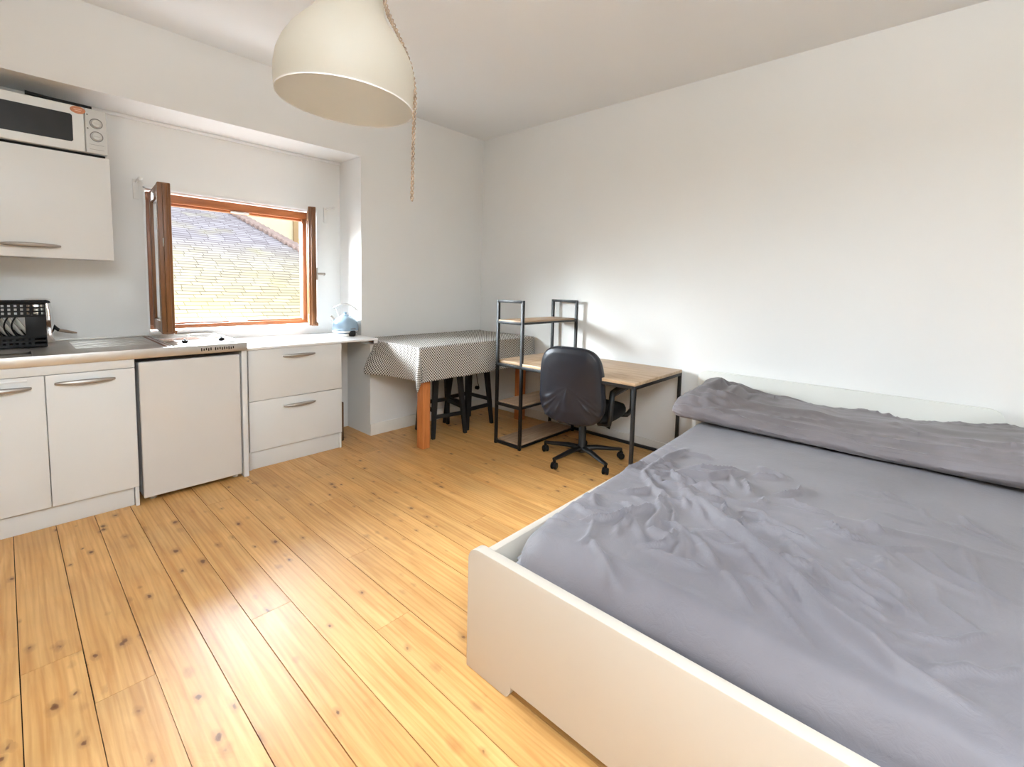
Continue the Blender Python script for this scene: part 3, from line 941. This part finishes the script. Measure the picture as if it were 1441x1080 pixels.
so = thing('wall_socket', 'white wall socket with a black plug behind the stools', 'socket', (-.01, .045, .24))
mb = MB(); mb.box(-.05, .03, .036, .045, .205, .285, .004); mb.build('cover_plate', M['socket'], so)
pg = thing('power_plug', 'black power plug with cable in the socket behind the stools', 'plug', (-.01, .03, .25))
mb = MB(); mb.cyl(0, 0, 0, .04, .02, 16, bev=.004); bmesh.ops.transform(mb.bm, matrix=Matrix.Translation((-.008, .0358, .25)) @ Matrix.Rotation(PI / 2, 4, 'X'), verts=mb.bm.verts)
mb.build('plug_body', M['black_plastic'], pg)
mb = MB(); mb.tube([(-.008, -.004, .25), (-.012, -.016, .27), (-.02, .0, .32), (-.02, .022, .42), (-.02, .028, .6), (-.02, .028, .78)], .004, 8); mb.build('cable', M['black_plastic'], pg)

# ------------------------------------------------------------------ desk with shelf tower
dk = thing('desk', 'oak-effect desk with black frame and shelf tower along the right wall', 'desk', (-.22, -1.5, 0))
XA, XB = -.609, .155
yn, yfar, yr = -1.128, -.856, -2.128
q = .0115
def post(mb, x, y, z0, z1): mb.box(x - q, x + q, y - q, y + q, z0, z1, .0015)
def bary(mb, x, ya, yb2, z): mb.box(x - q, x + q, ya, yb2, z - q, z + q, .0015)
def barx(mb, xa, xb2, y, z, s=q): mb.box(xa, xb2, y - s, y + s, z - s, z + s, .0015)
for x in (XA, XB):
    mb = MB()
    post(mb, x, yn, 0, 1.24); post(mb, x, yfar, 0, 1.24)
    for z in (1.2285, 1.052, .692, .352, .022): bary(mb, x, yfar, yn, z) if False else bary(mb, x, yn, yfar, z)
    mb.build('tower_frame', M['matte_black'], dk)
for z in (1.052, .352, .022):
    mb = MB(); barx(mb, XA, XB, yn, z, .008); barx(mb, XA, XB, yfar, z, .008); mb.build('shelf_rail', M['matte_black'], dk)
    mb = MB(); mb.box(XA - .010 if z > 1 else XA + .0125, XB - .0125, yn + .010, yfar - .0125, z + .006, z + .022, .002); mb.build('shelf', M['shelf_wood'], dk)
# desk top notched round the tower posts
mb = MB()
mb.box(XA - .008, XB + .012, yr - .012, yn - .0125, .704, .727, .003)
mb.box(XA + .0125, XB - .0125, yn - .013, yfar + .012, .704, .727, .003)
mb.build('desk_top', M['desk_wood'], dk)
mb = MB()
barx(mb, XA, XB, yr, .692); bary(mb, XA, yr, yn, .692); bary(mb, XB, yr, yn, .692)
mb.build('top_frame', M['matte_black'], dk)
for x in (XA, XB):
    mb = MB(); post(mb, x, yr, 0, .704); mb.build('leg', M['matte_black'], dk)
mb = MB(); bary(mb, XB, yr, yn, .03); mb.build('floor_rail', M['matte_black'], dk)

# ------------------------------------------------------------------ office chair
HX, HY = -.40, -1.60
FA = math.radians(8)
ch = thing('office_chair', 'black office chair with leather back pulled up to the desk', 'chair', (HX, HY, 0), FA)
lm = Matrix.Identity(4)
mb = MB(); mb.lathe([(0, .062), (.03, .062), (.038, .07), (.038, .11), (.03, .125), (.03, .25), (.026, .26), (.026, .33), (.0, .33)], 0, 0, 24)
mb.build('column', M['chair_black'], ch, world=False)
for k in range(5):
    a = math.radians(30 + 72 * k) - FA
    R = Matrix.Rotation(a, 4, 'Z')
    mb = MB()
    mb.tube([R @ Vector(v) for v in ((.02, 0, .095), (.12, 0, .098), (.25, 0, .084), (.325, 0, .078))], [.026, .024, .019, .015], 10, flat=.8)
    sp_ = mb.build('spoke', M['chair_black'], ch, world=False)
    ca = a + random.uniform(-1, 1)
    R2 = Matrix.Translation(R @ Vector((.318, 0, 0))) @ Matrix.Rotation(ca, 4, 'Z')
    mb = MB()
    for s_ in (-1, 1):
        mb.lathe([(0, -.0095), (.021, -.0095), (.026, -.006), (.026, .006), (.021, .0095), (0, .0095)], 0, 0, 20, R2 @ Matrix.Translation((.0, s_ * .0135, .0262)) @ Matrix.Rotation(PI / 2, 4, 'X'))
    mb.box(-.022, .02, -.004, .004, .02, .06, .003, mtx=R2)
    mb.lathe([(0, .05), (.012, .052), (.012, .078), (0, .08)], 0, 0, 12, R2)
    mb.build('caster', M['black_plastic'], sp_, world=False)
# seat pan and cushion
def seat(u, v):
    a = 2 * PI * v
    c, s_ = math.cos(a), math.sin(a)
    e = .55
    X = .255 * math.copysign(abs(c) ** e, c); Y = .255 * math.copysign(abs(s_) ** e, s_)
    k = [.03, .8, .96, 1.0, 1.0, .96, .8, .03][int(round(u * 7))]
    z = [.345, .345, .35, .37, .395, .418, .43, .432][int(round(u * 7))]
    return Vector((.115 + X * 1.06 * k, Y * k, z))
mb = MB(); mb.grid(seat, 7, 40, closed_v=True); mb.build('seat', M['seat_fabric'], ch, smooth=60, world=False)
mb = MB(); mb.box(-.10, .12, -.09, .09, .318, .346, .008); mb.build('seat_plate', M['chair_black'], ch, world=False)
mb = MB(); mb.tube([(-.02, -.08, .33), (-.05, -.20, .325), (-.055, -.245, .315)], [.006, .006, .010], 8); mb.build('lever', M['black_plastic'], ch, world=False)
mb = MB(); mb.tube([(.02, 0, .325), (-.14, 0, .33), (-.165, 0, .40), (-.185, 0, .55)], [.022, .022, .022, .02], 10); mb.build('back_support', M['chair_black'], ch, world=False)
# back: padded shell, leather outside
def back_outline(v):
    a = 2 * PI * v
    c, s_ = math.cos(a), math.sin(a)
    e = .52
    X = math.copysign(abs(c) ** e, c); Z = math.copysign(abs(s_) ** e, s_)
    hw = .262 - .018 * Z - .03 * max(0, -Z) ** 3
    return X * hw, .632 + Z * .292
def back(u, v):
    y, z = back_outline(v)
    ks = [.02, .35, .65, .85, .95, .99, 1.0, .985, .94, .85, .6, .3, .02]
    ds = [-.055, -.054, -.051, -.046, -.037, -.022, 0, .02, .03, .036, .04, .041, .041]
    i = int(round(u * 12))
    k = ks[i]
    yy = y * k; zz_ = .632 + (z - .632) * k
    curve = -.34 * yy * yy * -1                        # wraps forwards at the sides
    lean = -.16 * (zz_ - .45) + .10 * max(0, zz_ - .8)
    w = 0
    if i < 6:
        low = sm(.66, .42, zz_)
        rid = 1 - abs(nz(yy * 3.5 + zz_ * 3, zz_ * 11 - yy * 5, 3)) * 2.2
        w = -.016 * low * max(0, rid) ** 3 * (1 - (abs(yy) / .3) ** 2)
        rid2 = 1 - abs(nz(yy * 5, zz_ * 17 + yy * 6, 9)) * 2.4
        w -= .008 * (low + .12) * max(0, rid2) ** 3
    return Vector((-.225 + ds[i] + curve + lean * .55 + w, yy, zz_))
mb = MB()
def back_fine(u, v):
    # finer interpolation between the profile rings
    f = u * 12; i = min(11, int(f)); t = f - i
    A, B = back(i / 12, v), back((i + 1) / 12, v)
    return A.lerp(B, t)
mb.grid(back_fine, 60, 128, closed_v=True)
mb.build('backrest', M['leather'], ch, smooth=80, world=False)
for s_ in (-1, 1):
    y = s_ * .275
    mb = MB()
    arm = [(-.125, y * .97, .36), (-.13, y, .42), (-.115, y, .565), (-.095, y, .588), (.05, y, .597), (.20, y, .600), (.315, y, .592), (.345, y, .565), (.345, y, .46), (.335, y, .38), (.28, y * .92, .345)]
    mb.tube([(-.08, y * .6, .338)] + arm + [(.24, y * .6, .338)], [.016, .017, .019, .021, .027, .031, .031, .029, .026, .025, .023, .02, .016], 10)
    mb.build('armrest', M['chair_black'], ch, world=False)

# ------------------------------------------------------------------ bed
bd = thing('bed_frame', 'white bed frame with tall footboard and headboard against the right wall', 'bed', (-1.1, -3.2, 0))
def rounded_panel(y_left, y_right, z0, z1, r, x0, x1, notch=None):
    """panel in the y/z plane; y_left > y_right"""
    pts = []
    if notch:
        na, nb2, nh = notch
        pts += [(y_right, z0), (nb2, z0)]
        for i in range(7): a = PI / 2 * i / 6; pts.append((nb2 + nh * math.sin(a) * .5, z0 + nh * (1 - math.cos(a))))
        for i in range(7): a = PI / 2 * (1 - i / 6); pts.append((na - nh * math.sin(a) * .5, z0 + nh * (1 - math.cos(a))))
        pts += [(na, z0), (y_left, z0)]
    else:
        pts += [(y_right, z0), (y_left, z0)]
    for i in range(9):
        a = PI / 2 * i / 8
        pts.append((y_left - r + r * math.cos(a), z1 - r + r * math.sin(a)))
    for i in range(9):
        a = PI / 2 + PI / 2 * i / 8
        pts.append((y_right + r + r * math.cos(a), z1 - r + r * math.sin(a)))
    out = []
    for p_ in pts:
        if not out or (abs(out[-1][0] - p_[0]) + abs(out[-1][1] - p_[1])) > 1e-5: out.append(p_)
    return MB().prism(out, 'yz', x0, x1, .003)
rounded_panel(-2.42, -4.10, 0, .447, .05, -2.374, -2.333, (-2.607, -3.91, .045)).build('footboard', M['bed_white'], bd)
rounded_panel(-2.265, -3.90, 0, .745, .065, .168, .200).build('headboard', M['headboard'], bd)
for ya in (-2.485, -4.06):
    mb = MB(); mb.box(-2.333, .168, ya, ya + .03, .12, .425, .003); mb.build('side_rail', M['bed_white'], bd)
mb = MB(); mb.box(-2.333, .168, -4.03, -2.485, .18, .24); mb.build('slat_base', M['cab_side'], bd)

# mattress in a wrinkled grey fitted sheet
MT = math.radians(2.0)
MX0, MX1, MY0, MY1 = -2.315, .15, -4.06, -2.52
mcx, mcy = (MX0 + MX1) / 2, (MY0 + MY1) / 2
hx_, hy_ = (MX1 - MX0) / 2, (MY1 - MY0) / 2
rC, rE, ZM, ZB = .13, .07, .53, .245
folds = []   # (polyline in plan, height, width)
folds.append(([(-1.566, -2.82), (-1.70, -2.96), (-1.767, -3.033), (-1.897, -3.208), (-2.009, -3.354), (-2.112, -3.469), (-2.152, -3.557), (-2.175, -3.70)], .020, .022))
folds = [(a_, b_ * 1.9, c_ * .95) for a_, b_, c_ in folds]
folds.append(([(-1.66, -2.86), (-1.80, -3.01), (-1.95, -3.20), (-2.05, -3.30), (-2.10, -3.37)], .010, .016))
folds.append(([(-1.58, -2.666), (-1.40, -2.664), (-1.243, -2.666), (-1.072, -2.677)], .018, .016))
folds.append(([(-1.442, -2.741), (-1.42, -2.82), (-1.395, -2.89), (-1.30, -2.95), (-1.211, -2.999)], .020, .018))
folds.append(([(-1.62, -3.02), (-1.52, -3.15), (-1.48, -3.26), (-1.442, -3.398), (-1.396, -3.607), (-1.34, -3.9)], .007, .020))
folds.append(([(-1.30, -3.68), (-1.475, -3.697), (-1.612, -3.715), (-1.792, -3.726)], .006, .014))
folds.append(([(-2.101, -3.595), (-2.066, -3.647), (-2.015, -3.692)], .010, .014))
folds.append(([(-2.24, -2.60), (-2.22, -2.9), (-2.23, -3.2), (-2.25, -3.6), (-2.27, -4.0)], .006, .025))
rf = random.Random(21)
for k in range(105):          # crumpled zone: short curved creases mostly running towards the foot
    cx = rf.gauss(-1.72, .24); cy = rf.gauss(-2.98, .24)
    if cx < -2.2 or cy > -2.58: continue
    a = rf.choice((math.radians(225), math.radians(245), math.radians(200), math.radians(290))) + rf.uniform(-.5, .5)
    ln = rf.uniform(.06, .24); bend = rf.uniform(-1.4, 1.4)
    pts = [(cx, cy)]
    for i in range(5):
        cx += ln / 5 * math.cos(a); cy += ln / 5 * math.sin(a); a += bend / 5
        pts.append((cx, cy))
    folds.append((pts, rf.uniform(.008, .022), rf.uniform(.008, .016)))
for k in range(24):          # pulls from the left edge
    x = rf.uniform(-2.15, -1.0); y = -2.56
    a = math.radians(rf.uniform(235, 262)); ln = rf.uniform(.08, .22)
    folds.append(([(x, y), (x + ln * .5 * math.cos(a), y + ln * .5 * math.sin(a)), (x + ln * math.cos(a + .2), y + ln * math.sin(a + .2))], rf.uniform(.004, .010), .010))
for k in range(26):          # faint creases over the rest of the top
    x = rf.uniform(-2.1, -1.0); y = rf.uniform(-3.95, -3.3)
    a = math.radians(rf.uniform(180, 300)); ln = rf.uniform(.1, .3)
    folds.append(([(x, y), (x + ln * .5 * math.cos(a), y + ln * .5 * math.sin(a)), (x + ln * math.cos(a + .3), y + ln * math.sin(a + .3))], rf.uniform(.004, .009), .010))
FB = []
for pts, h, w in folds:
    xs = [p_[0] for p_ in pts]; ys = [p_[1] for p_ in pts]
    FB.append((min(xs) - 3 * w, max(xs) + 3 * w, min(ys) - 3 * w, max(ys) + 3 * w, pts, h, w))

def fold_h(x, y):
    x += .012 * nz(x * 9, y * 9, 2); y += .012 * nz(x * 9, y * 9, 8)
    tot = 0.0
    for xa, xb2, ya, yb2, pts, h, w in FB:
        if x < xa or x > xb2 or y < ya or y > yb2: continue
        best, bt = 1e9, 0
        n = len(pts) - 1
        for i in range(n):
            ax, ay = pts[i]; bx, by = pts[i + 1]
            dx_, dy_ = bx - ax, by - ay
            l2 = dx_ * dx_ + dy_ * dy_
            t = max(0, min(1, ((x - ax) * dx_ + (y - ay) * dy_) / l2))
            d2 = (x - ax - t * dx_) ** 2 + (y - ay - t * dy_) ** 2
            if d2 < best: best, bt = d2, (i + t) / n
        tot += (h * math.exp(-best / (w * w)) * min(1, 4 * bt + .15) * min(1, 4 * (1 - bt) + .15)) ** 2
    return 1.35 * math.sqrt(tot)

def map_axis(u, h, n_edge=.16):
    # u in 0..1 -> -h..h, denser sampling towards both ends
    return -h + 2 * h * u

def matt(u, v):
    x = map_axis(u, hx_); y = map_axis(v, hy_)
    ax, ay = abs(x) - (hx_ - rC), abs(y) - (hy_ - rC)
    d = min(hx_ - abs(x), hy_ - abs(y))
    if ax > 0 and ay > 0:
        a, b4 = ax / rC, ay / rC
        a2, b5 = a * math.sqrt(1 - b4 * b4 / 2), b4 * math.sqrt(1 - a * a / 2)
        d = rC * (1 - math.hypot(a2, b5))
        x = math.copysign(hx_ - rC + a2 * rC, x); y = math.copysign(hy_ - rC + b5 * rC, y)
    d = max(0, d)
    # foot end: wider, softer shoulder
    foot = sm(-hx_ + .35, -hx_, x)
    R = rE + .05 * foot
    z = ZM + .015 * sm(0, .5, d)
    if d < R: z -= R - math.sqrt(max(0, R * R - (R - d) ** 2))
    wx = mcx + x * math.cos(MT) - y * math.sin(MT); wy = mcy + x * math.sin(MT) + y * math.cos(MT)
    z += fold_h(wx, wy) * sm(0, .05, d) + .004 * nz(wx * 2, wy * 2) + .0016 * nz(wx * 11, wy * 11, 4)
    return Vector((wx, wy, z))
t = bmesh.new()
nu, nv = 300, 190
us = [i / nu for i in range(nu + 1)]
vs_ = [j / nv for j in range(nv + 1)]
# pull samples towards the edges so the rounded shoulder is smooth
warp = lambda a: .5 + .5 * math.copysign(abs(2 * a - 1) ** .85, 2 * a - 1)
G = [[t.verts.new(matt(warp(a), warp(c))) for c in vs_] for a in us]
for i in range(nu):
    for j in range(nv):
        t.faces.new((G[i][j], G[i + 1][j], G[i + 1][j + 1], G[i][j + 1]))
ring = [G[i][0] for i in range(nu + 1)] + [G[nu][j] for j in range(1, nv + 1)] + [G[i][nv] for i in range(nu - 1, -1, -1)] + [G[0][j] for j in range(nv - 1, 0, -1)]
prev = ring
rows = 24
base = [v.co.copy() for v in ring]
for k in range(1, rows + 1):
    f = k / rows
    cur = []
    for c0 in base:
        dirv = Vector((c0.x - mcx, c0.y - mcy, 0)).normalized()
        along = c0.y if abs(c0.x - mcx) > hx_ - .15 else c0.x
        z = c0.z + (ZB - c0.z) * f
        sag = .020 * math.sin(2 * PI * (f * 2.3 + .45 * nz(along * 1.4, 3)) ) * (1 - f * .2) + .008 * nz(along * 4, f * 7, 9)
        crn = sm(.25, .0, (hx_ - abs((c0 - Vector((mcx, mcy, 0))).x)) + (hy_ - abs((c0 - Vector((mcx, mcy, 0))).y)))
        sag += crn * .008 * math.sin(along * 160 + c0.x * 160)
        nx = c0 + dirv * (sag - .006 * f)
        cur.append(t.verts.new((nx.x, nx.y, z)))
    n = len(ring)
    for i in range(n):
        t.faces.new((prev[i], cur[i], cur[(i + 1) % n], prev[(i + 1) % n]))
    prev = cur
t.faces.new(prev)
bmesh.ops.recalc_face_normals(t, faces=t.faces)
mb = MB(); mb.bm.free(); mb.bm = t
mat_o = mb.build('mattress', M['sheet'], smooth=80)
tag(mat_o, 'mattress in a crumpled grey fitted sheet on the white bed', 'mattress')

# long bolster wrapped in grey cotton lying along the headboard
BY0, BY1 = -2.405, -4.06
def bol(u, v):
    y = BY0 + (BY1 - BY0) * u
    a = 2 * PI * v
    c, s_ = math.cos(a), math.sin(a)
    endk = 1.0
    eL = u * (BY0 - BY1)
    if eL < .09: endk = .62 + .38 * math.sqrt(max(0, 1 - (1 - eL / .09) ** 2))
    cxp = -.275; hw = .375
    hz = .060 + .036 * math.exp(-((eL - .08) / .28) ** 2) + .028 * sm(1.0, 1.6, eL)
    e = .75
    X = hw * math.copysign(abs(c) ** e, c) ; Z = hz * math.copysign(abs(s_) ** (.8), s_)
    Z *= endk if s_ > 0 else (.5 + .5 * endk)
    X *= .86 + .14 * endk
    # spiral pulls in the wrap
    ph = y * 7 + a * 1.2
    w = .005 * math.sin(ph * 1.9 + 3 * nz(y * 3, a)) + .006 * nz(y * 4 + c * 2, a * 3.0, 1) + .0025 * nz(y * 6 + a * 3, a * 6, 7)
    st1 = 1 - abs(nz(y * 1.3 + a * .35, a * 2.2 - y * 1.0, 11)) * 2.6
    st2 = 1 - abs(nz(y * 2.0 + a * .6, a * 3.6 + y * 1.2, 23)) * 2.6
    w += .012 * max(0, st1) ** 4 + .008 * max(0, st2) ** 4
    crumple = math.exp(-((eL - .18) / .22) ** 2)
    w += crumple * .022 * nz(y * 13, a * 5, 4)
    flat_b = sm(-.2, -.9, s_)
    z = .545 + hz * .80 + Z + w * (1 - flat_b) * max(0, s_ + .5)
    x = cxp + X + w * .6 * (1 if c > 0 else -1)
    # top leans back to the headboard
    x += .06 * max(0, s_)
    return Vector((x, y, max(z, .556)))
mb = MB(); mb.grid(bol, 260, 120, closed_v=True)
bo = mb.build('bolster', M['bolster'], smooth=80)
tag(bo, 'long crumpled mauve-grey bolster pillow lying along the headboard', 'pillow')

# ------------------------------------------------------------------ pendant lamp
LX, LY, LZ = -2.692, -2.181, 1.899
pn = thing('pendant_lamp', 'cream bell-shaped pendant lamp hanging from the ceiling', 'lamp', (LX, LY, LZ))
TL = Matrix.Translation((LX, LY, LZ)) @ Matrix.Rotation(math.atan(-.0413) * -1, 4, 'X') @ Matrix.Rotation(math.atan(.0442), 4, 'Y')
prof = [(.200, 0), (.2045, .03), (.2055, .07), (.2005, .105), (.188, .14), (.168, .175), (.142, .208), (.118, .235), (.102, .262), (.094, .295), (.092, .36), (.090, .42), (.07, .44), (.02, .445)]
mb = MB(); mb.lathe(prof, 0, 0, 72, TL)
sh = mb.build('lamp_shade', M['shade'], pn, smooth=60)
mb = MB(); mb.lathe([(.1985, .001)] + [(r - .004, z + .001) for r, z in prof[1:]], 0, 0, 72, TL); mb.build('shade_lining', M['shade_in'], sh, smooth=60)
mb = MB(); mb.lathe([(.2005, -.0005), (.2015, .003), (.1985, .003), (.198, 0), (.2005, -.0005)], 0, 0, 72, TL); mb.build('rim', M['reveal'], sh, smooth=60)
top = TL @ Vector((0, 0, .44))
mb = MB(); mb.cyl(0, 0, .24, .43, .022, 20); bmesh.ops.transform(mb.bm, matrix=TL, verts=mb.bm.verts); mb.build('lamp_holder', M['oven_white'], pn)
mb = MB(); mb.lathe([(0, ZC - .03), (.03, ZC - .03), (.05, ZC - .004), (.05, ZC)], top.x, top.y, 28); mb.build('ceiling_rose', M['oven_white'], pn)
# twisted brown cable: ceiling to shade, then a loose tail down the right side
rv = Vector((.672, -.741, 0))
def twist(mb, pts, r=.0033, pitch=.022, rad=.0034):
    P = [Vector(p_) for p_ in pts]
    fine = []
    for A, B in zip(P, P[1:]):
        n = max(2, int((B - A).length / .004))
        for i in range(n): fine.append(A.lerp(B, i / n))
    fine.append(P[-1])
    for ph in (0, PI):
        out = []; s_ = 0
        for i, c in enumerate(fine):
            if i: s_ += (c - fine[i - 1]).length
            d_ = (fine[min(i + 1, len(fine) - 1)] - fine[max(i - 1, 0)]).normalized()
            a_ = d_.cross(Vector((.74, .67, .05))).normalized(); b_ = d_.cross(a_)
            out.append(c + (a_ * math.cos(2 * PI * s_ / pitch + ph) + b_ * math.sin(2 * PI * s_ / pitch + ph)) * rad)
        mb.tube(out, r, 5)
mb = MB(); twist(mb, [(top.x, top.y, top.z), (top.x, top.y, ZC - .03)]); mb.build('power_cord', M['cord'], pn)
C0 = Vector((LX, LY, 0))
def cp(r, z): return C0 + rv * r + Vector((0, 0, z))
tail = [cp(.0, 2.42), cp(.075, 2.40), cp(.105, 2.34), cp(.112, 2.26), cp(.122, 2.19), cp(.150, 2.125), cp(.183, 2.055), cp(.203, 1.99), cp(.211, 1.93), cp(.210, 1.88), cp(.207, 1.82), cp(.205, 1.70), cp(.203, 1.61)]
tl2 = []
for i in range(len(tail) - 1):
    p0, p1, p2, p3 = tail[max(i - 1, 0)], tail[i], tail[i + 1], tail[min(i + 2, len(tail) - 1)]
    for k in range(6):
        u = k / 6
        tl2.append(.5 * ((2 * p1) + (p2 - p0) * u + (2 * p0 - 5 * p1 + 4 * p2 - p3) * u * u + (3 * p1 - p0 - 3 * p2 + p3) * u ** 3))
tl2.append(tail[-1])
mb = MB(); twist(mb, tl2, .0026, .03, .0034); mb.build('hanging_cord', M['cord'], pn)['label'] = 'twisted brown cord hanging loose past the rim'
mb = MB(); twist(mb, [cp(.0, 2.42), cp(.08, 2.395), cp(.098, 2.33), cp(.102, 2.24), cp(.126, 2.16), cp(.16, 2.10)], .0022, .02, .002); mb.build('cord_loop', M['cord'], pn)

# ------------------------------------------------------------------ light
w = bpy.data.worlds.new('sky'); SC.world = w; w.use_nodes = True
bg = w.node_tree.nodes['Background']
bg.inputs[0].default_value = (0.86, 0.93, 1.0, 1); bg.inputs[1].default_value = 4.0


def area(name, loc, target, sx, sy, power, col=(1, 1, 1), spread=180):
    l = bpy.data.lights.new(name, 'AREA'); l.shape = 'RECTANGLE'; l.size = sx; l.size_y = sy
    l.energy = power; l.color = col; l.spread = math.radians(spread)
    o = bpy.data.objects.new(name, l); COL.objects.link(o)
    o.location = loc
    d = Vector(target) - Vector(loc)
    o.rotation_euler = d.to_track_quat('-Z', 'Y').to_euler()
    return o


area('sky_light', (-2.3, 3.6, 3.12), (-1.9, -0.6, 1.0), 3.0, 1.3, 740, (0.82, 0.92, 1.0))
area('low_sky_light', (-3.75, 3.45, 2.45), (-1.2, -2.0, 0.9), 2.8, 1.3, 920, (0.84, 0.93, 1.0))
area('side_sky_light', (-7.4, 3.2, 3.25), (-0.8, -0.4, 0.9), 4.6, 1.5, 3500, (0.84, 0.93, 1.0))
area('ceiling_fill', (-4.0, -4.7, 2.15), (-4.0, -4.699, 2.95), 1.6, 1.8, 255, (0.76, 0.89, 1.0), 175)  # added fill lamp, out of view, brightening the room off the ceiling
sun = bpy.data.lights.new('sun', 'SUN'); sun.energy = 0.8; sun.angle = math.radians(.6); sun.color = (1, .97, .9)
so_ = bpy.data.objects.new('sun', sun); COL.objects.link(so_)
so_.rotation_euler = Vector((.35, .55, -.75)).to_track_quat('-Z', 'Y').to_euler()

# ------------------------------------------------------------------ camera
cam = bpy.data.cameras.new('camera'); co = bpy.data.objects.new('camera', cam); COL.objects.link(co)
F, PX, PY = 648.745, 718.164, 457.02
right = Vector((0.67297, -0.73930, 0.02343)); up = Vector((0.04470, 0.07227, 0.99638)); fwd = Vector((0.73832, 0.66949, -0.08168))
R = Matrix((right, up, -fwd)).transposed().to_4x4()
co.matrix_world = Matrix.Translation((-3.43, -3.552, 1.35)) @ R
cam.sensor_fit = 'HORIZONTAL'; cam.sensor_width = 36.0
cam.lens = F / 1441 * 36.0
cam.shift_x = (720.5 - PX) / 1441
cam.shift_y = (PY - 540) / 1441
cam.clip_start = .02
SC.camera = co

SC.view_settings.view_transform = 'Standard'
SC.view_settings.look = 'None'
SC.view_settings.exposure = 0.42
SC.view_settings.gamma = 1.0
